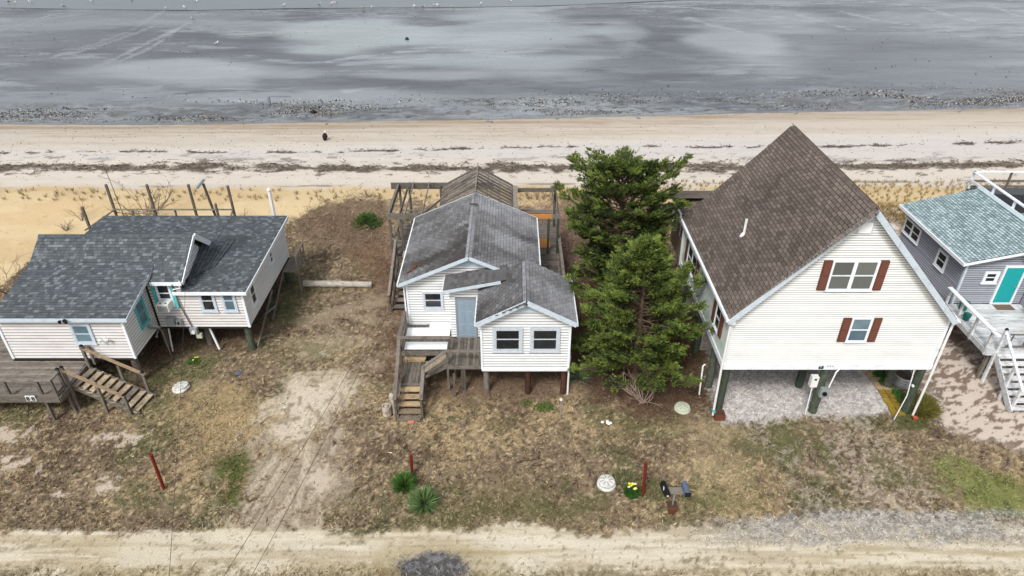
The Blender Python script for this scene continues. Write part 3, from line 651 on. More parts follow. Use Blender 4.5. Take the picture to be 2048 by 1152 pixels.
# shallow bay water beyond the flat
wm = M('shallow_bay_water', (112, 120, 123), rough=.3, ns=.8, na=.08, stretch=(.3, 1.5, 1), bump=.5, spec=.5)
wl_ = [(-4000, 150), (-90, 109), (-75, 105.5), (-60, 104.2), (-45, 103.7), (-30, 105.2), (-18, 105.5), (-5, 106), (5, 107), (15, 109), (28, 112), (45, 116), (70, 118), (100, 122), (4000, 150)]
wv = [(x, yy, -.31) for x, yy in wl_] + [(4000, 4000, -.31), (-4000, 4000, -.31)]
mb = MB(); mb.v = wv; mb.f = [tuple(range(len(wv)))]; mb.t = [.5]; tag(mb.build('water', wm), kind='structure')

# ================================================================== HOUSE 1: small white cottage in the middle
h = thing('white_cottage', 'small white sided cottage on pilings with worn grey shingle roof and blue-grey front door', 'house', (-1.2, 24, 0))
Fm = front(24.5); sh = Shingles(h, m_shC)
RX0, RX1, RZe, RZr, RM = -4.78, 1.2, 3.66, 5.0, -1.78
sl_ = (RZr - RZe) / (RM - RX0)
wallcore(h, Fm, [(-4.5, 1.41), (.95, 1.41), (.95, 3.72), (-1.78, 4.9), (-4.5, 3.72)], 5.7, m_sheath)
def gext(x0, x1, xm, ze, zr):
    def f(z):
        if z <= ze: return (x0, x1)
        k = min((z - ze) / (zr - ze), 1); return (x0 + (xm - x0) * k, x1 + (xm - x1) * k)
    return f
siding(h, Fm, 1.41, 4.84, .13, gext(-4.5, .95, -1.78, 3.7, 4.88), m_white)
siding(h, west(-4.5), 1.41, 3.66, .13, lambda z: (24.5, 30.2), m_white)
siding(h, east(.95), 1.41, 3.66, .13, lambda z: (24.5, 30.2), m_white)
siding(h, back(30.2), 1.41, 3.66, .2, lambda z: (-4.5, .95), m_white)
for x in (-4.5,): part(h, 'corner_trim', m_trim, lambda m: m.box(x - .035, x + .05, 24.46, 24.54, 1.4, 3.7))
part(h, 'louvre', m_bluetrim, lambda m: [m.hexa([(-1.78 - w, 24.44, z), (-1.78 + w, 24.44, z), (-1.78 + w, 24.47, z), (-1.78 - w, 24.47, z), (-1.78 - w + .09, 24.46, z + .045), (-1.78 + w - .09, 24.46, z + .045), (-1.78 + w - .09, 24.48, z + .045), (-1.78 - w + .09, 24.48, z + .045)], .3 + .1 * (i % 2)) for i, (w, z) in enumerate([(.78, 4.38), (.66, 4.44), (.53, 4.5), (.4, 4.56), (.27, 4.62)])])
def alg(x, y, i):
    # right slope toned lighter than the left; dark algae runs in long streaks
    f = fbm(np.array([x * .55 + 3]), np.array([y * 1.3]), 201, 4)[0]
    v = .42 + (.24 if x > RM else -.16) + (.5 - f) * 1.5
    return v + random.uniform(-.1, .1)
Y0, Y1 = 24.15, 30.35
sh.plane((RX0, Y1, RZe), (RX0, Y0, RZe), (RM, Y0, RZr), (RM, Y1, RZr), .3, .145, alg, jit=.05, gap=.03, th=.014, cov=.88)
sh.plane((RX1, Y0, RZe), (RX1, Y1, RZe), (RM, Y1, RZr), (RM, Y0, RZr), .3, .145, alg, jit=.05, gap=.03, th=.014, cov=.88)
sh.caps((RM, Y0, RZr + .01), (RM, Y1, RZr + .01), .14, (-sl_, 0, 1), (sl_, 0, 1), lambda x, y, i: random.uniform(.6, .95))
for sgn, xe in ((-1, RX0), (1, RX1)):
    for yy in (Y0 - .012, Y1 + .012):
        part(h, 'rake_board', m_bluetrim, lambda m: m.beam((xe, yy, RZe - .06), (RM, yy, RZr - .06), .03, .15))
    part(h, 'gutter', m_trim, lambda m: m.box(xe - .07 if sgn < 0 else xe, xe if sgn < 0 else xe + .07, Y0, Y1, RZe - .12, RZe - .02))
part(h, 'gable_trim', m_bluetrim, lambda m: (m.beam((-2.7, 24.45, 4.3), (RM, 24.45, 4.76), .03, .06), m.beam((-.86, 24.45, 4.3), (RM, 24.45, 4.76), .03, .06)))
part(h, 'downspout', m_trim, lambda m: m.tube([(-4.75, 24.3, 3.58), (-4.6, 24.42, 3.45), (-4.6, 24.42, 1.5)], .035, 8))
part(h, 'bird_nest', m_rust, lambda m: (m.lathe((-4.15, 25.0, 3.97), [(.05, 0), (.1, .05), (.07, .12)], 7), m.beam((-4.5, 24.75, 3.86), (-4.2, 24.9, 3.98), .06, .03), m.beam((-4.0, 25.1, 4.04), (-3.85, 25.05, 4.12), .05, .03)), 'rusty chunk of debris on the lower left corner of the roof')
part(h, 'roof_vent', m_shC, lambda m: m.beam((RM - .18, 29.0, RZr + .05), (RM + .18, 29.0, RZr + .05), .12, .03, .1))
window(h, Fm, -3.84, -2.96, 2.24, 3.1, m_frame, m_glass, m_glass, cw=.09)
# entry nook
Fv = front(23.55)
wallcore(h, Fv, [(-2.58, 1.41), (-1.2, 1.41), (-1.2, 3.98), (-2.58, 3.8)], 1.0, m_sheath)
siding(h, Fv, 1.41, 3.78, .13, lambda z: (-2.58, -2.36), m_white)
siding(h, Fv, 3.45, 3.95, .13, lambda z: (-2.36, -1.2), m_white)
siding(h, Fv, 1.41, 3.45, .13, lambda z: (-1.46, -1.2), m_white)
siding(h, west(-2.58), 1.41, 3.72, .13, lambda z: (23.55, 24.48), m_white)
d = part(h, 'door', m_door, lambda m: Fv.box(m, -2.28, -1.55, 1.5, 3.34, 0, .05))
for r0, r1 in ((1.6, 2.1), (2.2, 2.75), (2.85, 3.2)):
    for c0, c1 in ((-2.19, -1.96), (-1.87, -1.64)):
        part(d, 'panel', m_door, lambda m: (Fv.box(m, c0, c1, r0, r1, .05, .056, .9), Fv.box(m, c0 + .03, c1 - .03, r0 + .03, r1 - .03, .056, .066, .2)))
part(d, 'door_knob', m_steel, lambda m: m.tube([Fv.p(-1.62, 2.4, .05), Fv.p(-1.62, 2.4, .11)], .03, 8))
part(h, 'door_frame', m_greymetal, lambda m: (Fv.box(m, -2.36, -2.28, 1.41, 3.42, 0, .065), Fv.box(m, -1.55, -1.47, 1.41, 3.42, 0, .065), Fv.box(m, -2.28, -1.55, 3.34, 3.42, 0, .06), Fv.box(m, -2.36, -1.47, 1.41, 1.495, 0, .09)))
# front room
Fp = front(21.4)
PX0, PX1, PM, PZe, PZr = -1.38, 2.47, .55, 3.83, 4.86
psl = (PZr - PZe) / (PM - PX0)
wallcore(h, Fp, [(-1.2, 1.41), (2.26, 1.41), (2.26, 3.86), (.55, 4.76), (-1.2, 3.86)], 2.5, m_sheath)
siding(h, Fp, 1.41, 4.74, .13, gext(-1.2, 2.26, .55, 3.82, 4.76), m_white)
siding(h, west(-1.2), 1.41, 3.8, .13, lambda z: (21.4, 23.5), m_white)
siding(h, east(2.26), 1.41, 3.8, .13, lambda z: (21.4, 24.4), m_white)
for x in (-1.2, 2.26): part(h, 'corner_trim', m_trim, lambda m: m.box(x - .04, x + .04, 21.355, 21.44, 1.4, 3.84))
window(h, Fp, -.76, .42, 2.3, 3.46, m_frame, m_glass, m_glass, cw=.13, rail=.53)
window(h, Fp, .70, 1.88, 2.3, 3.46, m_frame, m_glass, m_glass, cw=.13, rail=.53)
part(h, 'louvre', m_bluetrim, lambda m: [m.hexa([(.55 - w, 21.34, z), (.55 + w, 21.34, z), (.55 + w, 21.37, z), (.55 - w, 21.37, z), (.55 - w + .08, 21.36, z + .045), (.55 + w - .08, 21.36, z + .045), (.55 + w - .08, 21.38, z + .045), (.55 - w + .08, 21.38, z + .045)], .3 + .1 * (i % 2)) for i, (w, z) in enumerate([(.62, 4.2), (.5, 4.26), (.4, 4.32), (.3, 4.38), (.2, 4.44)])])
PY0, PY1 = 21.1, 24.3
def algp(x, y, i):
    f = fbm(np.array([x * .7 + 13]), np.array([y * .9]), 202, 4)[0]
    return .45 + (.28 if x > PM else -.2) + (.5 - f) * 1.1 + random.uniform(-.1, .1)  # right slope toned lighter than the left, plus noise streaks
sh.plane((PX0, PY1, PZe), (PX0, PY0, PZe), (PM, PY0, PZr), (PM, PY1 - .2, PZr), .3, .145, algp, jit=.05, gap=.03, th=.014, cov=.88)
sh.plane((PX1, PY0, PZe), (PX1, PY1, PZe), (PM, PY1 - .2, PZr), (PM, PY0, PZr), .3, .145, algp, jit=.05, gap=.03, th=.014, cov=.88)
sh.caps((PM, PY0, PZr + .01), (PM, PY1 - .2, PZr + .01), .14, (-psl, 0, 1), (psl, 0, 1), lambda x, y, i: random.uniform(.6, .95))
for xe in (PX0, PX1):
    part(h, 'rake_board', m_bluetrim, lambda m: m.beam((xe, PY0 - .02, PZe - .06), (PM, PY0 - .02, PZr - .06), .03, .2))
    part(h, 'gutter', m_trim, lambda m: m.box(xe - (.06 if xe < 0 else 0), xe + (.06 if xe > 0 else 0), PY0, PY1 - (1.3 if xe < 0 else 0), PZe - .12, PZe - .02))
part(h, 'gable_trim', m_bluetrim, lambda m: (m.beam((-.2, 21.35, 4.15), (.55, 21.35, 4.56), .03, .06), m.beam((1.3, 21.35, 4.15), (.55, 21.35, 4.56), .03, .06)))
# low roof over the entry
sh.plane((-2.8, 24.4, 3.97), (-2.8, 23.2, 3.97), (-.2, 23.2, 4.5), (-.2, 24.4, 4.5), .32, .145, lambda x, y, i: .2 + random.uniform(-.1, .15), jit=.05)
part(h, 'fascia', m_bluetrim, lambda m: (m.beam((-2.82, 23.18, 3.9), (-.45, 23.18, 4.38), .03, .13)))
part(h, 'fascia', m_trim, lambda m: m.box(-2.83, -2.8, 23.2, 24.4, 3.86, 3.97))
part(h, 'porch_light', m_black, lambda m: (m.lathe((-1.4, 23.47, 2.9), [(.03, 0), (.05, .08), (.02, .16)], 8),))
part(h, 'wall_box', m_greymetal, lambda m: m.box(-1.32, -1.24, 23.46, 23.52, 1.9, 2.1))
part(h, 'outlet_box', m_trim, lambda m: m.box(2.29, 2.38, 21.7, 21.95, 1.45, 1.85))
part(h, 'skirt_beam', m_white, lambda m: (m.box(-1.22, 2.28, 21.33, 21.5, 1.32, 1.405), m.box(-4.5, .95, 24.48, 24.6, 1.25, 1.405), m.box(2.15, 2.28, 21.5, 24.4, 1.25, 1.405)))
part(h, 'floor_joists', m_woody, lambda m: [m.box(x, x + .06, 21.5, 30.2, 1.2, 1.4) for x in np.arange(-1.1, 2.2, .5)] + [m.box(x, x + .06, 24.6, 30.2, 1.2, 1.4) for x in np.arange(-4.4, -1.2, .5)])
for x, y, m_ in ((.66, 21.55, m_redpile), (2.12, 21.55, m_redpile), (-1.05, 21.6, m_woodz), (.66, 23.6, m_redpile), (2.1, 24.0, m_pile), (-1.1, 24.6, m_pile), (-4.3, 24.8, m_pile), (-2.6, 26.5, m_pile), (.7, 27, m_pile), (-4.3, 29.8, m_pile), (.7, 29.8, m_pile), (-4.3, 27.2, m_pile)):
    pile(h, x, y, -.1, 1.32, .12, m_)
part(h, 'drain_pipe', m_plast, lambda m: m.tube([(2.3, 21.45, 0), (2.3, 21.45, 1.4)], .04, 8))
sh.finish()

# front deck and stairs of the cottage
d = thing('front_deck', 'weathered grey timber deck and stairs at the front door of the white cottage', 'deck', (-3.4, 22.6, 0))
planks(d, -2.6, -1.25, 21.65, 23.5, 1.40, m_woody, 'y', lo=0, hi=.6)
planks(d, -4.62, -2.6, 22.6, 24.42, 1.40, m_woody, 'y', lo=0, hi=.4)
planks(d, -4.5, -3.62, 21.2, 22.5, .84, m_woody, 'y', lo=0, hi=.6)
part(d, 'rim_board', m_woodx, lambda m: (m.box(-4.66, -2.6, 22.52, 22.57, 1.18, 1.37), m.box(-2.6, -1.23, 21.6, 21.64, 1.2, 1.37)))
part(d, 'rim_board', m_woodx, lambda m: m.box(-4.52, -3.6, 21.14, 21.19, .62, .82))
part(d, 'rim_board', m_woody, lambda m: (m.box(-4.7, -4.66, 22.55, 24.45, 1.18, 1.39), m.box(-2.64, -2.605, 21.65, 22.58, 1.18, 1.36)))
st = stairs(d, m_woody, lambda m, x: m.beam((x, 21.22, .74), (x, 20.0, .02), .045, .22), (-4.52, -3.6))
for i in range(5):
    z = .84 - (i + 1) * .165; y = 21.1 - (i + .5) * .25
    part(st, 'tread', m_treadx, lambda m: m.box(-4.5, -3.62, y - .15, y + .11, z, z + .045, [.95, .8, .9, .25, .1][i]))
    part(st, 'riser_block', m_woodz, lambda m: m.box(-4.08, -4.03, y + .06, y + .1, z - .12, z))
st = stairs(d, m_woodx, lambda m, y: m.beam((-3.62, y, .72), (-2.62, y, 1.3), .045, .2), (21.72, 22.5), 'short upper flight from the landing to the door deck')
for i in range(4):
    z = .88 + i * .13; x = -3.5 + i * .23
    part(st, 'tread', m_tread, lambda m: m.box(x - .11, x + .14, 21.74, 22.48, z, z + .04, .45 + .15 * (i % 3)))
st = part(d, 'staircase', m_woodx, lambda m: m.box(-4.45, -4.4, 22.45, 22.75, .7, 1.0), 'two brown boards stepping up behind the landing')
part(st, 'tread', m_treadx, lambda m: m.box(-4.5, -3.62, 22.52, 22.72, .98, 1.03, .9)); part(st, 'tread', m_treadx, lambda m: m.box(-4.48, -3.66, 22.5, 22.53, .85, .98, .75))
for x, y, z0, z1 in ((-4.58, 20.05, 0, 1.0), (-3.55, 20.05, 0, 1.0), (-4.58, 21.2, 0, 1.62), (-3.55, 21.25, 0, 1.55), (-4.66, 22.55, 0, 2.1), (-4.66, 24.35, 0, 2.1), (-2.6, 22.5, 1.3, 2.1), (-2.62, 21.68, 0, 2.06), (-1.28, 21.68, 1.2, 2.06), (-2.35, 21.3, 0, 1.2), (-1.95, 21.7, 0, 1.22), (-2.05, 21.72, 0, 1.22), (-2.4, 22.4, 0, 1.2)):
    post(d, x, y, z0, z1, .09, m_woodz, t=random.random() * .5)
for p, q, w, hh in (((-4.58, 20.0, .98), (-4.58, 21.25, 1.66), .14, .05), ((-3.55, 20.0, .98), (-3.55, 21.3, 1.6), .14, .05), ((-4.58, 20.0, .6), (-4.58, 21.25, 1.28), .04, .12), ((-3.55, 20.0, .6), (-3.55, 21.3, 1.2), .04, .12),
                    ((-4.58, 21.25, 1.66), (-4.66, 22.6, 2.1), .14, .05), ((-4.66, 22.5, 2.12), (-4.66, 24.42, 2.12), .15, .05), ((-4.66, 22.5, 1.75), (-4.66, 24.42, 1.75), .04, .12), ((-4.74, 22.52, 2.13), (-2.5, 22.52, 2.13), .15, .05),
                    ((-3.55, 21.25, 1.6), (-2.62, 21.66, 2.1), .14, .05), ((-3.55, 21.3, 1.15), (-2.62, 21.66, 1.7), .04, .11), ((-2.66, 21.66, 2.08), (-1.22, 21.66, 2.08), .14, .05)):
    part(d, 'rail', m_woody if abs(p[0] - q[0]) < .2 else m_woodx, lambda m: m.beam(p, q, w, hh, random.uniform(.3, .9)))
tag(single(MB().box(-4.55, -2.68, 23.35, 24.15, 1.42, 1.44), 'loose_board', m_board, 'long white panel lying on the deck beside the front wall of the white cottage', 'panel'), None)
tag(single(MB().box(-3.6, -2.63, 24.02, 24.46, 1.445, 1.475, .2), 'loose_board', m_board, 'narrow white board with a dark gap against the cottage wall under its small window', 'panel'))
tag(single(MB().box(-4.5, -2.72, 22.63, 23.12, 1.42, 1.445, .7), 'loose_board', m_board, 'white panel lying behind the front rail of the cottage deck, nearest the stairs', 'panel'))
single(MB().lathe((-4.0, 23.0, .35), [(.38, 0), (.42, .3), (.3, .52)], 14), 'storage_tub', m_dgreen, 'dark green tub under the cottage deck behind the landing', 'tub')

# rear and side decks with pergola
d = thing('rear_deck', 'grey weathered deck wrapping behind and right of the white cottage with long side stairs', 'deck', (-1, 31, 0))
planks(d, 1.15, 2.45, 24.6, 29.6, 1.40, m_woody, 'y', lo=.1, hi=.6)
planks(d, 1.15, 2.45, 29.6, 34.0, 1.40, m_woodx, 'x', lo=.1, hi=.6)
planks(d, -6.1, 1.12, 30.5, 34.0, 1.40, m_woodx, 'x', lo=0, hi=.5)
part(d, 'rim_board', m_woody, lambda m: m.box(2.46, 2.5, 24.6, 34, 1.15, 1.4)); part(d, 'rim_board', m_woody, lambda m: m.box(-6.15, -6.11, 30.5, 34, 1.15, 1.4))
part(d, 'rim_board', m_woodx, lambda m: m.box(-6.15, 2.5, 34.01, 34.05, 1.15, 1.4))
for x, y in ((2.42, 24.7), (2.42, 26.3), (2.42, 27.9), (2.42, 29.4), (2.42, 32.2), (-6.05, 32.2)):
    post(d, x, y, 0, 2.25, .1, m_woodz, t=.2)
for p, q in (((2.42, 24.6, 2.28), (2.42, 34, 2.28)), ((-6.1, 33.95, 2.28), (2.42, 33.95, 2.28)), ((-6.05, 30.6, 2.28), (-6.05, 33.95, 2.28))):
    part(d, 'rail', m_woody, lambda m: m.beam(p, q, .14, .05, .6))
for k in range(3):
    z = 1.6 + k * .2
    part(d, 'rail', m_woodx, lambda m: m.box(-6.1, 2.4, 33.96, 34.0, z, z + .12, random.random())); part(d, 'rail', m_woody, lambda m: m.box(2.44, 2.48, 24.6, 34, z, z + .1, random.random()))
st = stairs(d, m_woody, lambda m, x: m.beam((x, 27.5, .05), (x, 30.5, 1.3), .05, .24), (-5.85, -4.85))
for i in range(8):
    z = .16 + i * .155; y = 27.65 + i * .36
    part(st, 'tread', m_woodx, lambda m: m.box(-5.85, -4.85, y - .15, y + .15, z, z + .045, random.random()))
    part(st, 'riser', m_woodx, lambda m: m.box(-5.8, -4.9, y + .1, y + .13, z - .1, z, 0))
for x, y, z0, z1 in ((-5.92, 27.5, 0, 1.05), (-5.92, 29, 0, 1.7), (-5.92, 30.45, 0, 2.3)): post(d, x, y, z0, z1, .1, m_woodz, t=.2)
part(d, 'rail', m_woody, lambda m: m.beam((-5.92, 27.35, 1.0), (-5.92, 30.5, 2.32), .12, .05, .8)); part(d, 'rail', m_woody, lambda m: m.beam((-5.92, 27.4, .55), (-5.92, 30.5, 1.85), .05, .3, .2))
single(MB().box(-5.6, -4.95, 30.3, 31.0, 1.41, 1.55), 'grey_box', m_logm, 'low greyish-pink box on the rear deck at the top of the side stairs', 'box')
single(MB().box(1.22, 2.02, 31.3, 32.3, 1.41, 1.43), 'plywood_sheet', m_ply, 'orange plywood sheet lying on the side deck right of the white cottage', 'plywood')
single(MB().box(1.2, 1.68, 27.0, 29.2, 1.41, 1.44), 'white_board', m_board, 'long white board lying on the side deck right of the white cottage', 'board')
pg = thing('pergola', 'open weathered timber pergola with slatted gable roof behind the white cottage', 'pergola', (-1.8, 32.3, 0))
for x, y in ((-6.15, 30.75), (-6.15, 34.35), (-5.6, 30.8), (-5.6, 34.3), (-3.9, 34.35), (2.33, 30.75), (2.33, 33.8), (1.85, 30.75), (.15, 33.8)):
    post(pg, x, y, 0, 3.6, .12, m_woodz if x < 0 else m_pile, t=.2)
B_ = [((-6.2, 30.7, 3.55), (-3.0, 30.7, 3.55), .12, .3), ((-6.6, 34.4, 3.55), (-1.0, 34.4, 3.55), .12, .34), ((-6.2, 30.7, 3.55), (-6.2, 34.4, 3.55), .12, .28), ((-5.7, 30.9, 3.45), (-5.7, 34.2, 3.45), .05, .2),
      ((.1, 33.85, 3.55), (2.4, 33.85, 3.55), .06, .22), ((2.36, 30.7, 3.55), (2.36, 33.85, 3.55), .06, .2), ((2.2, 30.9, 3.4), (2.2, 33.85, 3.4), .05, .16)]
for p, q, w, hh in B_: part(pg, 'beam', m_woodx if abs(p[0] - q[0]) > .5 else m_woody, lambda m: m.beam(p, q, w, hh, random.uniform(0, .5)))
part(pg, 'beam', m_ply, lambda m: m.beam((.6, 30.7, 3.55), (2.0, 30.7, 3.55), .06, .22), 'orange tinted beam'); part(pg, 'beam', m_woodx, lambda m: m.beam((2.0, 30.7, 3.55), (2.42, 30.7, 3.55), .07, .24, .7))
for i, x in enumerate((-5.35, -4.5, -3.65, -2.8, -1.95, -1.1)):
    part(pg, 'rafter', m_woody, lambda m: m.beam((x, 30.62, 3.72), (x, 34.45, 3.72), .045, .1, .85))
LZr, LZe, LX0, LX1 = 5.0, 3.95, -3.65, .05
part(pg, 'ridge_beam', m_woody, lambda m: m.beam((-1.78, 30.4, LZr + .05), (-1.78, 33.65, LZr + .05), .06, .12, .8))
for k in range(9):
    y = 30.5 + k * .375
    part(pg, 'slat', m_woodx, lambda m: m.beam((LX0, y, LZe), (-1.81, y, LZr), .25, .03, random.random() * .6, up=(0, 0, 1)), None)
    part(pg, 'slat', m_woodx, lambda m: m.beam((LX1, y, LZe), (-1.75, y, LZr), .25, .03, random.random() * .7, up=(0, 0, 1)), None)
for sx in (-1, 1):
    for t in (.3, .62, .95):
        xe = LX0 if sx < 0 else LX1; x = -1.78 + (xe + 1.78) * t; z = LZr + (LZe - LZr) * t - .07
        part(pg, 'purlin', m_woody, lambda m: m.beam((x, 30.45, z), (x, 33.6, z), .05, .09, .7))
part(pg, 'side_panel', m_woody, lambda m: m.box(.06, .3, 30.5, 33.5, 3.92, 3.97, .95)); part(pg, 'beam', m_woody, lambda m: m.beam((-4.6, 30.7, 3.6), (-2.0, 33.2, 4.75), .05, .12, .6))
for x in (LX0, LX1):
    for y in (30.5, 33.5): post(pg, x, y, 1.4, LZe, .1, m_woodz)

# ================================================================== HOUSE 2: tall cream house on the right
h = thing('cream_house', 'tall cream sided house on pilings with steep brown shingle roof and brown shutters', 'house', (12, 24, 0))
sh = Shingles(h, m_shR); F = front(20.25); X0, X1, XM = 8.03, 15.9, 11.8; Z0, ZE = 2.5, 4.9
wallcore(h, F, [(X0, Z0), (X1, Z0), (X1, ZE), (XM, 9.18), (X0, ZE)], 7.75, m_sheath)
siding(h, F, Z0 + .1, 9.08, .095, gext(X0, X1, XM, ZE - .05, 9.15), m_cream)
siding(h, west(X0), Z0 + .1, ZE - .1, .095, lambda z: (20.25, 28.0), m_green)
siding(h, east(X1), Z0 + .1, ZE - .1, .095, lambda z: (20.25, 28.0), m_cream)
siding(h, back(28.0), Z0 + .1, 9.0, .214, gext(X0, X1, XM, ZE - .05, 9.15), m_cream)
part(h, 'skirt_board', m_trim, lambda m: (m.box(X0 - .05, X1 + .05, 20.17, 20.24, Z0 - .14, Z0 + .1), m.box(X0 - .05, X0 - .002, 20.24, 28, Z0 - .14, Z0 + .1), m.box(X1 + .002, X1 + .05, 20.24, 28, Z0 - .14, Z0 + .1)))
part(h, 'floor_slab', m_under, lambda m: m.box(X0, X1, 20.26, 28, Z0 - .1, Z0 - .002))
for x, y in ((X0, 20.25), (X1, 20.25), (X0, 28), (X1, 28)): part(h, 'corner_trim', m_trim, lambda m: m.box(x - .05, x + .05, y - .045, y + .05, Z0 - .1, ZE - .1))
tone = lambda x, y, i: .5 + random.uniform(-.3, .3) + .8 * (fbm(np.array([x * .5]), np.array([y * .6]), 301)[0] - .5)
EX0, EX1, EZ = 7.78, 15.82, 4.86; ZR = 9.3; RY0, RY1 = 19.95, 28.05
sh.plane((EX0, RY1, EZ), (EX0, RY0, EZ), (XM, RY0, ZR), (XM, RY1 - .3, ZR), .3, .142, tone, jit=.05, gap=.03, th=.016, cov=.84)
EX1 = 2 * XM - EX0 + .1
sh.plane((EX1, RY0, EZ), (EX1, RY1, EZ), (XM, RY1 - .3, ZR), (XM, RY0, ZR), .3, .142, tone, jit=.05, gap=.03, th=.016, cov=.84)
sh.caps((XM, RY0, ZR + .01), (XM, RY1 - .3, ZR + .01), .13, (-1.1, 0, 1), (1.1, 0, 1), lambda x, y, i: random.uniform(.2, .6))
for xe in (EX0, EX1):
    part(h, 'rake_board', m_bluetrim, lambda m: m.beam((xe, RY0 - .015, EZ - .16), (XM, RY0 - .015, ZR - .16), .05, .2))
    part(h, 'rake_trim', m_trim, lambda m: m.beam((xe, RY0 + .12, EZ - .22), (XM, RY0 + .12, ZR - .22), .22, .03, .3))
    o_ = -.1 if xe < 12 else .0
    part(h, 'gutter', m_trim, lambda m: m.box(xe + o_, xe + o_ + .1, RY0 - .03, RY1 + .1, EZ - .12, EZ + .0))
    part(h, 'eave_return', m_trim, lambda m: m.box(xe if xe < 12 else X1, X0 if xe < 12 else xe, RY0, RY0 + .3, EZ - .24, EZ - .12))
Dsp = m_plast
for x, y, sx in ((7.93, 20.1, 1), (15.97, 20.1, -1)):
    part(h, 'downspout', Dsp, lambda m: m.tube([(x - sx * .1, 19.95, EZ - .1), (x, y, EZ - .35), (x, y, 2.4), (x + .05 * sx, y, .1)], .045, 8))
part(h, 'downspout', Dsp, lambda m: m.tube([(7.9, 27.9, EZ - .1), (7.97, 27.95, 2.4)], .045, 8))
window(h, F, 11.03, 12.66, 5.93, 7.14, m_trim, m_glasscurt, m_glasscurt, cw=.06, cols=2)
window(h, F, 12.33, 13.11, 3.66, 4.74, m_trim, m_glassblue, m_glassblue, cw=.06)
for a in (10.72, 12.67): shutter(h, F, a, a + .3, 5.95, 7.13, m_shutter)
for a in (12.02, 13.12): shutter(h, F, a, a + .3, 3.68, 4.73, m_shutter)
v = part(h, 'gable_vent', m_frame, lambda m: F.box(m, 11.5, 12.05, 8.18, 8.68, 0, .04))
part(v, 'louvre', m_cream, lambda m: [m.hexa([F.p(11.56, z, .04), F.p(11.99, z, .04), F.p(11.99, z, .075), F.p(11.56, z, .075), F.p(11.56, z + .05, .04), F.p(11.99, z + .05, .04), F.p(11.99, z + .05, .045), F.p(11.56, z + .05, .045)]) for z in np.arange(8.22, 8.6, .065)])
W = west(X0)
window(h, W, 25.35, 26.95, 3.05, 4.15, m_trim, m_glass, m_glass, cw=.06, cols=2); shutter(h, W, 25.0, 25.33, 3.05, 4.15, m_shutter); shutter(h, W, 26.97, 27.3, 3.05, 4.15, m_shutter)
window(h, W, 21.35, 22.0, 3.2, 4.25, m_trim, m_glass, m_glass, cw=.06); shutter(h, W, 21.02, 21.33, 3.2, 4.25, m_shutter); shutter(h, W, 22.02, 22.33, 3.2, 4.25, m_shutter)
part(h, 'vent_pipe', m_plast, lambda m: m.tube([(9.1, 23.7, 6.2), (9.1, 23.7, 6.95)], .05, 10)); part(h, 'pipe_boot', m_plast, lambda m: m.lathe((9.1, 23.7, 6.16), [(.15, 0), (.12, .12), (.06, .2)], 10))
# rear screened porch
bp = part(h, 'rear_porch', m_railwood, lambda m: (m.box(8.0, 8.1, 28.08, 30.4, 2.5, 3.45), m.box(8.0, 15.5, 30.3, 30.4, 2.5, 3.4), m.box(8.0, 15.5, 28.1, 30.3, 2.4, 2.5)))
part(bp, 'screen', m_glass, lambda m: m.box(8.03, 8.06, 28.1, 30.35, 3.46, 4.85)); part(bp, 'mullion', m_trim, lambda m: [m.box(8.0, 8.09, y, y + .05, 3.46, 4.85) for y in (28.1, 28.85, 29.6, 30.3)] + [m.box(7.995, 8.085, 28.16, 30.3, 4.05, 4.09)])
tr = lambda x, y, i: .5 + random.uniform(-.3, .3)
sh.plane((7.8, 30.7, 4.95), (7.8, 28.1, 4.95), (10.2, 28.1, 5.35), (10.2, 29.0, 5.35), .3, .142, tr, jit=.05)
sh.plane((15.6, 30.7, 4.95), (7.8, 30.7, 4.95), (10.2, 29.0, 5.35), (13.4, 29.0, 5.35), .3, .142, tr, jit=.05)
part(h, 'gutter', m_trim, lambda m: (m.box(7.7, 7.8, 28.16, 30.75, 4.83, 4.94), m.box(7.8, 15.6, 30.7, 30.78, 4.85, 4.94)))
for x in (8.25, 12.06, 15.7):
    for y in (20.4, 21.95, 24.3, 27.6): pile(h, x + (.05 if x > 15 else 0), y, -.1, 2.38, .155, m_pile)
part(h, 'skirt_wall', m_logm, lambda m: m.box(8.3, 9.2, 24.4, 24.5, 0, 2.36, .3)); part(h, 'storage_wall', m_logm, lambda m: m.box(8.4, 15.2, 27.7, 27.8, 0, 2.36, .1))
text('68', .2, (11.72, 20.15, 2.41), (R(90), 0, 0), m_black, h)
part(h, 'letter_smudge', m_greymetal, lambda m: [m.box(11.95 + k * .09, 11.99 + k * .09, 20.163, 20.169, 2.5, 2.56) for k in range(3)])
eb = part(h, 'meter_box', m_greymetal, lambda m: m.box(11.98, 12.3, 20.1, 20.24, 1.02, 1.45, .9)); part(eb, 'meter_dial', m_black, lambda m: m.tube([(12.14, 20.1, 1.22), (12.14, 20.04, 1.22)], .09, 14))
eb = part(h, 'junction_box', m_plast, lambda m: m.box(11.55, 11.82, 20.2, 20.4, 1.45, 1.95)); part(eb, 'knockout', m_black, lambda m: m.box(11.64, 11.74, 20.19, 20.199, 1.8, 1.88))
part(h, 'conduit', m_plast, lambda m: (m.tube([(12.5, 20.2, 2.45), (12.35, 20.15, 2.25), (12.25, 20.14, 1.5)], .03, 8), m.tube([(11.66, 20.24, 1.45), (11.7, 20.2, 0)], .025, 8)))
part(h, 'flood_light', m_plast, lambda m: m.lathe((14.6, 21.5, 2.2), [(.05, 0), (.12, .1), (.08, .18)], 8)); part(h, 'hose_tap', m_plast, lambda m: m.tube([(15.55, 20.28, 1.5), (15.55, 20.2, 1.5)], .05, 8))
part(h, 'cable', m_plast, lambda m: m.tube([(15.35, 20.25, 2.4), (15.3, 20.0, 1.2), (15.1, 19.9, .05)], .02, 6))
sh.finish()

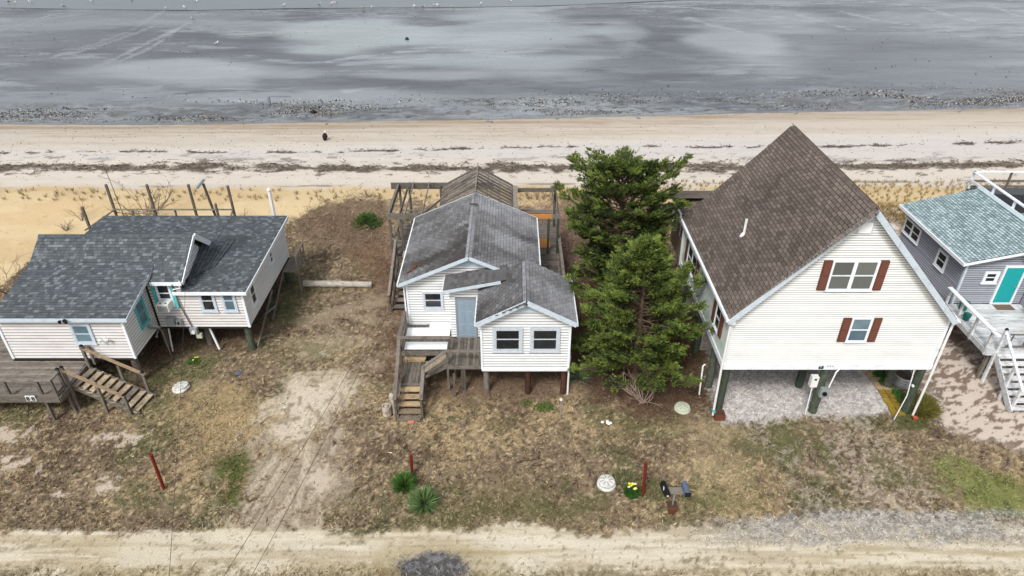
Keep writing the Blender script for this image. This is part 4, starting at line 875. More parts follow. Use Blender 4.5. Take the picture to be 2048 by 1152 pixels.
# ================================================================== HOUSE 3: pale pink bungalow on the left
h = thing('pink_bungalow', 'pale pink sided bungalow on pilings with charcoal patterned shingle roof and teal window trim', 'house', (-16, 25, 0))
sh = Shingles(h, m_shL); Z0 = 1.4
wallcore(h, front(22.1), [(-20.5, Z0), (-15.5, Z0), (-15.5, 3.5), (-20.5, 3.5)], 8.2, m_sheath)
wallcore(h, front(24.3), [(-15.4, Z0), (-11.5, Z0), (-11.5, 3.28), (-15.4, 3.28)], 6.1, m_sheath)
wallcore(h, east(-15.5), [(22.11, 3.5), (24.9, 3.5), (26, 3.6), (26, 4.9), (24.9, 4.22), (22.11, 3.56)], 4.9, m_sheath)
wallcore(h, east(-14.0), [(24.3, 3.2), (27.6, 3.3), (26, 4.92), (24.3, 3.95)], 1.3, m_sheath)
siding(h, front(22.1), Z0, 3.5, .145, lambda z: (-20.5, -15.5), m_pink)
siding(h, east(-15.5), Z0, 4.05, .145, lambda z: (22.1 + max(0, (z - 3.5) * 3.6), 24.28), m_white)
siding(h, front(24.3), Z0, 3.34, .145, lambda z: (-15.4, -11.5), m_pink)
siding(h, front(24.3), 3.34, 3.84, .145, lambda z: (-15.4, -14.0), m_pink)
siding(h, east(-11.5), Z0, 3.5, .145, lambda z: (24.3 if z < 3.3 else 26.5, 30.4), m_white)
siding(h, east(-14.0), 3.5, 4.85, .145, lambda z: (24.35 + max(0, (z - 4.0) * 1.7), 27.2 - (z - 3.5) * .95), m_white)
siding(h, west(-20.5), Z0, 3.5, .145, lambda z: (22.1, 30.3), m_pink)
for x, y, z1 in ((-20.5, 22.1, 3.5), (-15.5, 22.1, 3.52), (-11.5, 24.3, 3.3), (-11.5, 30.4, 3.5)):
    part(h, 'corner_trim', m_trim, lambda m: m.box(x - .05, x + .05, y - .05, y + .05, Z0 - .02, z1))
def lt(x, y, i):
    v = random.random(); v = .1 + v * .34 if v < .74 else .42 + (v - .74) * 1.8
    if -13.9 < x < -12.45 and 26.3 < y < 28.6 and (x + 13.9) < (y - 26.0) * .8: v *= .25     # darker cricket patch
    return v
sh.plane((-20.45, 21.85, 3.58), (-15.12, 21.85, 3.58), (-15.12, 24.9, 4.33), (-20.4, 24.9, 4.33), .16, .14, lt, jit=.9, gap=.008, th=.012, cov=.93)
sh.plane((-20.4, 24.9, 4.33), (-15.12, 24.9, 4.33), (-15.12, 26, 5.03), (-20.4, 26, 5.03), .16, .14, lt, jit=.9, gap=.008, th=.012, cov=.93)
sh.plane((-15.12, 24.05, 3.87), (-13.75, 24.05, 3.87), (-13.75, 26, 5.03), (-15.12, 26, 5.03), .16, .14, lt, jit=.9, gap=.008, th=.012, cov=.93)
sh.plane((-13.75, 27.6, 3.6), (-20.4, 27.6, 3.6), (-20.4, 26, 5.03), (-13.75, 26, 5.03), .16, .14, lt, jit=.9, gap=.008, th=.012, cov=.93)
sh.plane((-13.95, 24.08, 3.36), (-11.22, 24.08, 3.36), (-11.22, 30.65, 3.62), (-13.95, 30.65, 3.62), .16, .14, lt, jit=.9, gap=.008, th=.012, cov=.93)
sh.plane((-20.4, 27.2, 3.487), (-13.96, 27.2, 3.487), (-13.96, 30.65, 3.62), (-20.4, 30.65, 3.62), .16, .14, lt, jit=.9, gap=.008, th=.012, cov=.93)
sd_ = MB()
for i in range(16):
    a_, b_ = i / 16, (i + .9) / 16
    E0 = [Vector((-13.96, 24.9, 3.43)).lerp(Vector((-13.96, 27.1, 4.18)), t) for t in (a_, b_)]; E1 = [Vector((-13.15, 26.0, 3.47)).lerp(Vector((-13.0, 28.3, 3.56)), t) for t in (a_, b_)]
    for j in range(7):
        f0, f1 = j / 7 + .01, (j + .92) / 7; sd_.prism([E0[0].lerp(E1[0], f0), E0[0].lerp(E1[0], f1), E0[1].lerp(E1[1], f1), E0[1].lerp(E1[1], f0)], (0, 0, .02), random.uniform(0, .35))
sd_ = sd_.build('roof_saddle', m_shL, h, 'darker shingled saddle behind the small white gable'); sd_['kind'] = 'stuff'
sh.caps((-20.4, 26, 5.04), (-13.75, 26, 5.04), .14, (0, -.62, 1), (0, .8, 1), lambda x, y, i: random.uniform(.05, .3))
part(h, 'fascia', m_bluetrim, lambda m: (m.box(-20.5, -15.1, 21.8, 21.84, 3.4, 3.56),))
part(h, 'fascia', m_trim, lambda m: m.box(-15.1, -13.78, 24.0, 24.04, 3.7, 3.86)); part(h, 'fascia', m_trim, lambda m: m.box(-14.3, -11.2, 24.03, 24.07, 3.2, 3.35))
part(h, 'rake_board', m_bluetrim, lambda m: (m.beam((-15.1, 21.8, 3.48), (-15.1, 24.9, 4.24), .03, .15), m.beam((-15.1, 24.91, 4.24), (-15.1, 26, 4.94), .03, .15)))
part(h, 'rake_board', m_trim, lambda m: (m.beam((-13.72, 24.02, 3.78), (-13.72, 26.02, 4.98), .04, .16), m.beam((-13.72, 26.03, 4.96), (-13.72, 27.62, 3.58), .05, .24)))
part(h, 'rake_board', m_trim, lambda m: m.beam((-11.2, 24.05, 3.27), (-11.2, 30.65, 3.53), .04, .15))
window(h, front(22.1), -17.66, -16.82, 2.16, 3.14, m_bluetrim, m_glassblue, m_glassblue, cw=.11)
window(h, east(-15.5), 23.05, 23.78, 2.15, 3.35, m_tealworn, m_glassblue, m_glassblue, cw=.09)
w_ = window(h, front(24.3), -15.08, -14.45, 2.5, 3.72, m_trim, m_glass, m_glass, cw=.07, rail=.55)
part(w_, 'muntin', m_trim, lambda m: front(24.3).box(m, -15.0, -14.53, 2.86, 2.89, 0, .06))
for a in (-15.24, -14.43): part(h, 'shutter', m_tealworn, lambda m: front(24.3).box(m, a, a + .14, 2.42, 3.74, 0, .09))
window(h, front(24.3), -13.36, -12.68, 2.22, 3.33, m_bluetrim, m_glass, m_glass, cw=.1)
window(h, front(24.3), -12.42, -11.8, 2.22, 3.33, m_bluetrim, m_glassblue, m_glassblue, cw=.1)
window(h, east(-11.5), 25.0, 25.6, 1.95, 3.0, m_trim, m_glass, m_glass, cw=.08)
window(h, east(-11.5), 27.9, 28.35, 2.4, 3.0, m_trim, m_glassblue, m_glassblue, cw=.06)
part(h, 'spot_light', m_black, lambda m: (m.tube([(-17.5, 21.8, 3.5), (-17.5, 21.72, 3.5)], .07, 8), m.lathe((-17.62, 21.66, 3.46), [(.05, 0), (.07, .1)], 8), m.lathe((-17.38, 21.66, 3.46), [(.05, 0), (.07, .1)], 8)))
part(h, 'flood_light', m_plast, lambda m: (m.tube([(-16.4, 22.06, 2.42), (-16.4, 21.96, 2.42)], .07, 10), m.lathe((-16.53, 21.9, 2.36), [(.05, 0), (.08, .1)], 9), m.lathe((-16.26, 21.9, 2.38), [(.05, 0), (.08, .1)], 9)))
ac = thing('air_conditioner', 'white window air conditioner in the teal-trimmed window of the pink bungalow', 'air conditioner', (-14.77, 24.0, 2.5))
part(ac, 'casing', m_plast, lambda m: m.box(-15.02, -14.52, 23.8, 24.24, 2.5, 2.85)); part(ac, 'grille', m_greymetal, lambda m: [m.box(-14.98, -14.56, 23.78, 23.799, 2.53 + k * .05, 2.555 + k * .05, .2) for k in range(6)])
part(ac, 'vent', m_groove, lambda m: (m.box(-14.92, -14.84, 23.9, 23.98, 2.851, 2.856), m.box(-14.7, -14.62, 23.9, 23.98, 2.851, 2.856)))
q = part(h, 'meter_cabinet', m_greymetal, lambda m: m.box(-14.95, -14.62, 24.02, 24.25, 1.62, 2.0, .9)); q = part(h, 'meter_cabinet', m_greymetal, lambda m: m.box(-14.56, -14.36, 24.08, 24.25, 1.6, 1.85, .9)); part(q, 'knockout', m_black, lambda m: m.box(-14.5, -14.42, 24.07, 24.079, 1.66, 1.78))
q = part(h, 'electric_meter', m_greymetal, lambda m: m.box(-14.1, -13.78, 24.1, 24.27, 1.1, 1.42, .8)); part(q, 'meter_dial', m_plast, lambda m: m.tube([(-13.93, 24.1, 1.24), (-13.93, 24.04, 1.24)], .08, 14)); part(h, 'junction_box', m_lid, lambda m: m.box(-13.9, -13.66, 24.14, 24.28, .86, 1.08))
part(h, 'service_cable', m_twigd, lambda m: m.tube([(-14.15, 23.98, 3.75), (-14.3, 24.2, 3.5), (-14.2, 24.22, 2.4), (-14.0, 24.22, 1.42)], .025, 6)); part(h, 'downspout', m_plast, lambda m: m.tube([(-13.85, 24.05, 3.9), (-13.9, 24.03, 3.55), (-14.2, 24.02, 3.5)], .03, 8))
part(h, 'drain_pipe', m_plast, lambda m: m.tube([(-13.5, 24.6, 1.4), (-13.15, 24.35, .1)], .05, 8)); part(h, 'drain_pipe', m_plast, lambda m: m.tube([(-15.2, 24.5, 1.4), (-15.25, 24.3, 0)], .035, 8))
part(h, 'skirt_beam', m_under, lambda m: (m.box(-20.5, -15.48, 22.08, 22.14, 1.3, 1.39), m.box(-15.4, -11.48, 24.28, 24.34, 1.3, 1.39), m.box(-11.56, -11.48, 24.34, 30.4, 1.25, 1.39)))
for x, y in ((-15.72, 22.3), (-18.1, 22.4), (-20.3, 22.4), (-15.6, 24.7), (-13.75, 24.9), (-11.72, 24.5), (-11.68, 27.4), (-11.68, 30.2), (-13.8, 27.5), (-15.8, 27.5), (-18, 26), (-18, 30), (-15, 30)):
    pile(h, x, y, -.1, 1.38, .15, m_pile if random.random() < .6 or x > -12 else m_woodz)
part(h, 'side_brace', m_woody, lambda m: (m.beam((-11.42, 24.4, .2), (-11.42, 27.3, 1.35), .05, .12), m.beam((-11.42, 25.8, .95), (-11.1, 26.6, .95), .08, .05), m.beam((-11.42, 26.6, .1), (-11.42, 29.2, 1.3), .05, .1)))
part(h, 'side_landing', m_woodx, lambda m: (m.box(-11.42, -10.6, 29.0, 30.4, 1.3, 1.36), [m.box(-10.66, -10.6, y, y + .05, 1.36, 2.2) for y in (29.0, 29.4, 29.8, 30.3)], m.box(-10.68, -10.58, 29.0, 30.4, 2.2, 2.26), m.box(-10.7, -10.62, 29.05, 29.13, 0, 1.3)))
sh.finish()
ds = thing('satellite_dish', 'small grey round satellite dish beside the teal window corner of the pink bungalow', 'satellite dish', (-15.2, 23.9, 0))
part(ds, 'dish', m_greymetal, lambda m: m.tube([(-15.25, 23.55, 1.86), (-15.25, 23.6, 1.9), (-15.25, 23.62, 1.92)], [.24, .25, .12], 20)); part(ds, 'arm', m_steel, lambda m: (m.tube([(-15.15, 23.6, 1.68), (-15.1, 23.3, 1.6)], .02, 6), m.lathe((-15.1, 23.3, 1.56), [(.04, 0), (.04, .08)], 6))); part(ds, 'mast', m_steel, lambda m: m.tube([(-15.2, 24.0, 0), (-15.2, 23.95, 1.4), (-15.25, 23.65, 1.85)], .025, 6))
# bungalow deck and stairs
d = thing('bungalow_deck', 'wide grey plank deck with railing in front of the pink bungalow, numbered 88', 'deck', (-19, 21, 0))
planks(d, -26, -17.5, 19.9, 22.08, 1.25, m_woodx, 'x', lo=.2, hi=1); planks(d, -26, -20.6, 22.08, 25, 1.25, m_woodx, 'x', lo=.1, hi=.9)
part(d, 'rim_board', m_woodx, lambda m: m.box(-26, -17.46, 19.83, 19.88, 1.0, 1.24, .3)); part(d, 'rim_board', m_woody, lambda m: m.box(-17.47, -17.42, 19.88, 22.06, 1.0, 1.24))
x0 = -26
for x in (-25.0, -23.6, -22.2, -20.8, -19.35, -18.1, -17.55): post(d, x, 19.93, 0 if x in (-20.8, -18.1) else 1.0, 2.02, .09, m_woodz, t=.4)
post(d, -17.55, 20.45, 0, 2.15, .1, m_woodz, m_black, t=.4)
part(d, 'rail', m_woodx, lambda m: m.beam((-26, 19.93, 2.05), (-17.5, 19.93, 2.05), .15, .045, .7)); part(d, 'rail', m_woody, lambda m: m.beam((-17.55, 19.9, 2.04), (-17.55, 20.45, 2.04), .13, .045, .7)); part(d, 'rail', m_woody, lambda m: m.beam((-17.55, 19.95, 1.35), (-17.55, 20.45, 1.35), .05, .1, .4)); part(d, 'rail', m_woodx, lambda m: m.beam((-26, 19.9, 1.3), (-17.5, 19.9, 1.3), .04, .1, .5))
for k, x in enumerate((-18.62, -18.42)):
    np_ = part(d, 'number_plate', m_plast, lambda m: m.box(x - .09, x + .09, 19.8, 19.825, 1.1, 1.36)); text('8', .26, (x, 19.79, 1.14), (R(90), 0, 0), m_black, d)
a0 = R(-10); ux, uy = math.cos(a0), math.sin(a0); vx, vy = -uy, ux
S0 = Vector((-17.45, 20.65, 0))
def sp(u, v, z): return Vector((S0.x + ux * u + vx * v, S0.y + uy * u + vy * v, z))
st = stairs(d, m_woodx, lambda m, v: m.beam(sp(0, v, 1.08), sp(2.6, v, .0), .05, .26, .3), (.04, 1.1))
for i in range(9):
    u = .14 + i * .285; z = 1.15 - i * .125
    part(st, 'tread', m_tread, lambda m: m.hexa([sp(u - .14, 0, z - .04), sp(u + .13, 0, z - .04), sp(u + .13, 1.14, z - .04), sp(u - .14, 1.14, z - .04), sp(u - .14, 0, z), sp(u + .13, 0, z), sp(u + .13, 1.14, z), sp(u - .14, 1.14, z)], [.2, .9, 1, .95, .6, .9, .1, .8, .95][i]))
for u, v, z1, c in ((.02, -.08, 2.15, 1), (1.25, -.06, 1.5, 0), (2.3, -.06, 1.05, 1), (-.1, 1.2, 2.2, 1), (1.25, 1.22, 1.4, 1), (2.25, 1.22, 1.15, 1)):
    p_ = sp(u, v, 0); post(d, p_.x, p_.y, 0, z1, .1, m_woodz, m_black if c else None, t=.6)
for u0, z0_, u1, z1_, v in ((.0, 2.02, 2.35, .98, -.08), (-.2, 2.1, 2.35, 1.05, 1.22)): part(d, 'rail', m_railwood, lambda m: m.beam(sp(u0, v, z0_), sp(u1, v, z1_), .13, .045, .7))
part(d, 'rail', m_woody, lambda m: m.beam(sp(-.1, 1.2, 2.1), (-17.2, 22.0, 2.1), .12, .045, .5)); post(d, -17.15, 21.95, 1.2, 2.1, .09, m_woodz)
# back terrace posts
bt = thing('terrace_frame', 'row of tall weathered posts with a low rail behind the pink bungalow', 'fence', (-17.5, 32.5, 0))
for x, zt in ((-21.4, 4.12), (-19.25, 4.12), (-17.06, 4.12), (-15.0, 4.05)): post(bt, x, 33.2, 0, zt, .105, m_woodz, m_woodz, t=.3)
post(bt, -15.65, 32.7, 0, 3.25, .1, m_woodz, m_woodz, t=.4); post(bt, -22.4, 32.2, 0, 3.3, .11, m_woodz, m_woodz, t=.4)
part(bt, 'beam', m_woodx, lambda m: m.beam((-21.4, 33.1, 2.75), (-15.0, 33.1, 2.75), .1, .05, .6)); part(bt, 'beam', m_woodx, lambda m: m.beam((-21.4, 33.12, 2.2), (-15.0, 33.12, 2.2), .05, .14, .3))
for x in (-20.4, -18.1): post(bt, x, 33.1, 1.5, 2.73, .08, m_woodz)
part(bt, 'terrace_floor', m_woodx, lambda m: m.box(-21.6, -14.8, 30.9, 33.3, 1.2, 1.3)); part(bt, 'brace', m_woody, lambda m: (m.beam((-21.4, 33.1, 2.7), (-22.0, 31.2, 2.5), .08, .05), m.beam((-15.0, 33.1, 2.7), (-14.7, 31.2, 2.5), .08, .05)))
lp = thing('lamp_post', 'dark leaning pole with angled floodlight head behind the pink bungalow', 'lamp post', (-16.2, 33.3, 0))
part(lp, 'pole', m_woodz, lambda m: m.tube([(-15.85, 33.3, 0), (-16.3, 33.3, 4.15)], .07, 8, .1)); part(lp, 'lamp_head', m_greymetal, lambda m: m.beam((-16.6, 33.1, 4.0), (-16.2, 33.3, 4.4), .2, .1))
single(MB().tube([(-21.1, 33.5, 0), (-21.35, 33.5, 5.4)], [.03, .012], 6), 'thin_pole', m_twigd, 'very thin tall pole behind the left end of the pink bungalow', 'pole')
vp = thing('vent_stack', 'white plastic vent pipe standing behind the right corner of the pink bungalow roof', 'pipe', (-12.3, 31.3, 0))
part(vp, 'pipe', m_plast, lambda m: m.tube([(-12.25, 31.6, 0), (-12.25, 31.6, 4.55)], .09, 12)); part(vp, 'pipe_cap', m_plast, lambda m: m.lathe((-12.25, 31.6, 4.55), [(.1, 0), (.12, .05), (.06, .12)], 12))

# ================================================================== HOUSE 4: grey house at the right edge
h = thing('grey_house', 'grey sided house with sea-green shingle roof and bright teal door at the right edge', 'house', (22, 28, 0))
sh = Shingles(h, m_shG); F = front(25.7); Z0 = 1.7
wallcore(h, F, [(19.95, Z0), (28, Z0), (28, 4.5), (23.1, 4.66), (19.95, 3.93)], 5.3, m_lapshade_dk)
siding(h, F, Z0, 4.6, .115, lambda z: (19.95 + max(0, (z - 3.9) * 4.2), 23.0), m_grey)
siding(h, west(19.95), .6, 3.88, .115, lambda z: (25.7, 31.0), m_grey); wallcore(h, west(19.95), [(25.7, .6), (31, .6), (31, 1.72), (25.7, 1.72)], .1, m_lapshade_dk)
part(h, 'corner_trim', m_bluetrim, lambda m: m.box(19.9, 20.0, 25.65, 25.75, .6, 3.85))
side = part(h, 'side_wing', m_grey, lambda m: m.box(23.0, 28, 24.0, 25.65, Z0, 4.4)); siding(h, west(23.0), Z0, 4.3, .115, lambda z: (24.0, 25.64), m_grey)
tg = lambda x, y, i: .5 + random.uniform(-.45, .45)
sh.plane((19.6, 31.25, 3.96), (19.6, 25.4, 3.96), (23.2, 25.4, 4.82), (23.2, 31.25, 4.82), .22, .14, tg, jit=.1, gap=.03, cov=.86)
sh.plane((23.2, 28.6, 4.82), (23.2, 25.4, 4.82), (27, 25.4, 4.4), (27, 28.6, 4.4), .22, .14, tg, jit=.1)
part(h, 'fascia', m_trim, lambda m: m.box(19.52, 19.59, 25.36, 31.25, 3.82, 3.97)); part(h, 'rake_board', m_trim, lambda m: m.beam((19.55, 25.38, 3.88), (23.2, 25.38, 4.74), .03, .12)); part(h, 'ridge_flashing', m_shG, lambda m: m.box(23.14, 23.26, 25.4, 31.3, 4.83, 4.86, .95))
W = west(19.95)
window(h, W, 29.4, 31.0 - .1, 2.65, 3.45, m_trim, m_glass, m_glass, cw=.08, cols=2); window(h, W, 26.95, 27.75, 2.55, 3.4, m_trim, m_glass, m_glass, cw=.1)
window(h, F, 20.85, 21.5, 2.78, 3.38, m_trim, m_glass, m_glass, cw=.11)
dd = part(h, 'door', m_teal, lambda m: F.box(m, 21.72, 22.5, Z0 + .06, 3.58, 0, .06)); part(dd, 'door_knob', m_steel, lambda m: m.tube([F.p(22.42, 2.6, .06), F.p(22.42, 2.6, .12)], .03, 8))
part(h, 'door_frame', m_trim, lambda m: (F.box(m, 21.62, 21.71, Z0, 3.68, 0, .08), F.box(m, 22.51, 22.6, Z0, 3.68, 0, .08), F.box(m, 21.71, 22.51, 3.59, 3.68, 0, .08), F.box(m, 21.71, 22.51, Z0, Z0 + .055, 0, .1)))
part(h, 'wall_lamp', m_plast, lambda m: m.tube([(22.2, 25.6, 4.1), (22.35, 25.45, 4.12)], [.05, .09], 8)); part(h, 'wall_lamp', m_plast, lambda m: m.lathe((22.72, 25.58, 3.5), [(.04, 0), (.07, .06), (.03, .12)], 8)); part(h, 'security_camera', m_black, lambda m: m.tube([(23.0, 25.2, 4.15), (22.85, 25.05, 4.05)], .07, 8))
rf = part(h, 'roof_deck', m_shL, lambda m: m.box(23.3, 29, 28.7, 32.2, 4.3, 4.42, .15), 'dark blue-grey roof terrace floor')
for y in (28.8, 30.4, 32.15): part(rf, 'post', m_trim, lambda m: m.box(23.3, 23.39, y - .045, y + .045, 4.42, 5.3))
for x in (25.2, 27.2): part(rf, 'post', m_woodz, lambda m: m.box(x, x + .09, 32.1, 32.19, 4.42, 5.3))
part(rf, 'rail', m_trim, lambda m: (m.beam((23.34, 27.6, 5.33), (23.34, 32.2, 5.33), .16, .05), m.beam((23.28, 27.6, 4.9), (23.28, 32.2, 4.9), .04, .13))); part(rf, 'rail', m_trim, lambda m: m.beam((23.3, 32.15, 5.33), (29, 32.15, 5.33), .14, .05)); part(rf, 'rail', m_woodx, lambda m: (m.beam((23.3, 32.2, 4.8), (29, 32.2, 4.8), .04, .12), m.beam((23.3, 32.2, 4.5), (29, 32.2, 4.5), .04, .12)))
for x, y in ((20.2, 26), (20.2, 28.5), (20.2, 30.8), (23, 26)): pile(h, x, y, -.1, 1.68, .13, m_pile)
sh.finish()
d = thing('white_deck', 'white painted worn deck with railing and wide stairs below the teal door', 'deck', (21.3, 23.5, 0))
planks(d, 19.6, 24.5, 22.3, 25.64, 1.68, m_whitedeck, 'x', lo=.2, hi=1)
part(d, 'rim_board', m_whitedeck, lambda m: m.box(19.53, 19.58, 22.25, 25.64, 1.42, 1.66)); part(d, 'rim_board', m_whitedeck, lambda m: m.box(19.58, 24.5, 22.22, 22.27, 1.42, 1.66))
for y in (22.35, 23.4, 24.5, 25.5): post(d, 19.55, y, 1.4, 2.55, .09, m_whitedeck, t=.8)
part(d, 'rail', m_trim, lambda m: m.beam((19.5, 21.95, 2.6), (19.5, 25.6, 2.6), .2, .05))
for x, y in ((20.45, 24.5), (20.4, 22.9), (19.9, 22.5), (22.5, 22.5)): post(d, x, y, 0, 1.42, .12, m_woodz, t=.7)
st = stairs(d, m_whitedeck, lambda m, x: m.beam((x, 22.25, 1.45), (x, 20.35, .0), .05, .28), (19.98, 22.35))
for i in range(8):
    z = 1.5 - i * .19; y = 22.12 - i * .235
    part(st, 'tread', m_whitedeck, lambda m: m.box(19.95, 22.4, y - .15, y + .11, z - .045, z, random.uniform(.6, 1)))
for x, y, z1, c in ((19.95, 22.25, 2.72, 1), (20.02, 21.15, 1.75, 0), (20.05, 20.45, 1.1, 0)): post(d, x, y, 0, z1, .1, m_whitedeck, m_black if c else None, t=.9)
part(d, 'rail', m_trim, lambda m: m.beam((19.97, 22.25, 2.6), (20.05, 20.35, 1.1), .09, .06))
q = part(d, 'gate_panel', m_woodx, lambda m: (m.box(20.25, 22.3, 22.28, 22.32, 2.4, 2.46), m.box(20.25, 22.3, 22.28, 22.32, 1.8, 1.86)))
part(q, 'slat', m_woodz, lambda m: [m.beam((x, 22.3, 1.86), (x + .05, 22.3, 2.4), .05, .04) for x in (20.35, 20.95, 21.6, 22.2)] + [m.beam((20.95, 22.3, 1.86), (21.6, 22.3, 2.4), .05, .04)])
gr = thing('grill_cabinet', 'grey outdoor grill cabinet with brown lid on the white deck by the teal door', 'grill', (23.0, 24.0, 1.68))
part(gr, 'cabinet', m_greymetal, lambda m: m.box(22.55, 23.8, 23.4, 24.2, 1.68, 2.5, .2)); part(gr, 'worktop', m_steel, lambda m: m.box(22.48, 23.85, 23.33, 24.6, 2.5, 2.56)); part(gr, 'lid', m_railwood, lambda m: m.hexa([(22.75, 23.5, 2.56), (23.8, 23.5, 2.56), (23.8, 24.4, 2.56), (22.75, 24.4, 2.56), (22.85, 23.65, 2.78), (23.8, 23.65, 2.78), (23.8, 24.2, 2.78), (22.85, 24.2, 2.78)]))
for a in (23.42, 23.8): 
    q = part(gr, 'cabinet_door', m_black, lambda m: m.box(22.52, 22.548, a, a + .34, 1.78, 2.4)); part(q, 'handle', m_steel, lambda m: m.box(22.49, 22.51, a + .26, a + .3, 1.95, 2.25))
single(MB().box(21.7, 22.5, 25.15, 25.55, 1.685, 1.705), 'door_mat', m_twigd, 'dark slatted mat on the white deck in front of the teal door', 'door mat')
single(MB().lathe((20.15, 25.2, 1.69), [(.16, 0), (.2, .35), (.21, .4), (.12, .42)], 14), 'green_pot', m_dgreen, 'dark green lidded pot at the house corner of the white deck', 'pot')
single(MB().lathe((19.85, 24.4, 1.69), [(.12, 0), (.17, .3), (.06, .31)], 14), 'small_green_pot', m_dgreen, 'smaller green pot by the side rail of the white deck', 'pot')
single(MB().lathe((23.2, 22.8, 1.69), [(.2, 0), (.24, .3), (.1, .32)], 12), 'teal_bucket', m_tealworn, 'teal bucket on the white deck in front of the grill cabinet', 'bucket')
# things under the grey house
def kayak(name, c, L, w, hgt, ang, mat, label, cat):
    mb = MB(); rs = []; ps = []; n = 9
    ca, sa = math.cos(R(ang)), math.sin(R(ang)); vs = []; fs = []
    for i in range(n):
        t = i / (n - 1); q = max(.04, math.sin(math.pi * t) ** .6)
        for k in range(10):
            a = 2 * math.pi * k / 10; lx = (t - .5) * L; ly = math.cos(a) * w / 2 * q; lz = hgt / 2 + math.sin(a) * hgt / 2 * q
            vs.append((c[0] + ca * lx - sa * ly, c[1] + sa * lx + ca * ly, c[2] + lz))
    for i in range(n - 1):
        for k in range(10): fs.append((i * 10 + k, i * 10 + (k + 1) % 10, i * 10 + 10 + (k + 1) % 10, i * 10 + 10 + k))
    mb.add(vs, fs); return single(mb, name, mat, label, cat, smooth=True)
x, y = at(1918, 645, .3); kayak('orange_kayak', (x + .3, y, .1), 1.6, .6, .5, 10, m_orange, 'bright orange kayak end poking out under the white deck', 'kayak')
x, y = at(1965, 682, .6); kayak('white_kayak', (x + .6, y, .5), 2.0, .7, .25, 20, m_plast, 'pale kayak under the white deck above the blue bundle', 'kayak')
x, y = at(1974, 700, .3); kayak('blue_bundle', (x + .1, y, .08), .8, .5, .45, 30, m_blue, 'bright blue bundle on the sand under the white deck', 'bundle')
ld = thing('ladder', 'aluminium ladder lying on its side on the sand behind the cream house corner', 'ladder', (19.2, 25, 0)); x0_, y0_ = at(1895, 662, .1); x1_, y1_ = at(1940, 664, .1)
for dz in (.15, .55): part(ld, 'side_rail', m_steel, lambda m: m.beam((x0_ - .6, y0_, dz), (x1_, y1_, dz), .04, .06))
for k in range(7):
    x = x0_ - .5 + k * .3; part(ld, 'rung', m_steel, lambda m: m.tube([(x, y0_, .15), (x, y0_, .55)], .018, 6))

# ================================================================== yard objects
lg = MB(); lg.tube([(-10.75, 29.75, .17), (-9.2, 29.73, .17), (-7.2, 29.66, .17)], [.17, .165, .15], 12, .5)
single(lg, 'log', m_logm, 'long bleached log lying across the lawn between the two left houses', 'log')
def lid(x, y, r, mat, label, h=.16, tilt=(0, 0)):
    t = thing('septic_lid', label, 'lid', (x, y, 0), 'round septic tank lids on the lawn')
    part(t, 'base', m_lidw if mat is m_lidw else m_lid, lambda m: m.lathe((x, y, .0), [(r * 1.08, 0), (r * 1.08, h * .35), (r, h * .45)], 28)); part(t, 'cover', mat, lambda m: m.lathe((x, y, h * .46), [(r * .93, 0), (r * .97, h * .5), (r * .9, h * .62), (.05, h * .8)], 28))
    for k in range(8):
        a = k * math.pi / 4 + .2; part(t, 'rib', m_ribm, lambda m: m.beam((x + .08 * math.cos(a), y + .08 * math.sin(a), h * 1.27), (x + r * .85 * math.cos(a), y + r * .85 * math.sin(a), h * 1.1), .016, .01))
    t.rotation_euler = (R(tilt[0]), R(tilt[1]), 0); return t
lid(-13.85, 21.8, .33, m_lidw, 'white tilted septic lid on the lawn in front of the pink bungalow', .16, (-4, -8)); lid(6.87, 20.55, .30, m_lid, 'pale green septic lid between the cedar and the cream house', .15); lid(3.35, 16.65, .31, m_lidw, 'weathered grey-white septic lid with dark ribs near the daffodils', .2)
for p, q, lab in (((-12.3, 16.47, -.1), (-12.22, 16.4, 1.75), 'leaning dark red post standing alone on the left lawn'), ((-3.6, 17.05, -.1), (-3.56, 17.05, 1.02), 'short dark red post beside the yuccas'), ((4.58, 16.14, -.1), (4.5, 16.14, 1.6), 'dark red post standing in the daffodil clump')):
    o = single(MB().tube([p, q], .055, 12).tube([(q[0], q[1], q[2] - .002), (q[0], q[1], q[2] + .03)], .06, 12), 'marker_post', m_redpost, lab, 'post', 'dark red marker posts along the road')
mx_, my_ = 5.42, 15.45
mbx = thing('mailbox_stand', 'pair of mailboxes, one black and one blue-grey, on a plank above a rusty base', 'mailbox', (mx_, my_, 0))
part(mbx, 'base', m_rust, lambda m: m.hexa([(mx_ - .1, my_ - .1, 0), (mx_ + .1, my_ - .1, 0), (mx_ + .1, my_ + .1, 0), (mx_ - .1, my_ + .1, 0), (mx_ - .2, my_ - .17, .38), (mx_ + .17, my_ - .17, .38), (mx_ + .17, my_ + .17, .38), (mx_ - .2, my_ + .17, .38)])); part(mbx, 'soil', m_soil, lambda m: m.box(mx_ - .16, mx_ + .14, my_ - .14, my_ + .14, .381, .39))
part(mbx, 'pole', m_steel, lambda m: m.tube([(mx_, my_, .3), (mx_ + .02, my_, 1.02)], .025, 8)); part(mbx, 'plank', m_woodx, lambda m: m.box(mx_ - .32, mx_ + .36, my_ - .1, my_ + .16, 1.02, 1.06, .7))
def mbox(x, y, z, w, h_, l, mat, yaw):
    c, s = math.cos(yaw), math.sin(yaw); prof = [(-w / 2, 0), (w / 2, 0)] + [(w / 2 * math.cos(a), h_ * .55 + w / 2 * math.sin(a)) for a in np.linspace(0, math.pi, 8)]
    m = MB(); m.prism([(x + c * p, y + s * p, z + q) for p, q in prof], (-s * l, c * l, 0)); return m
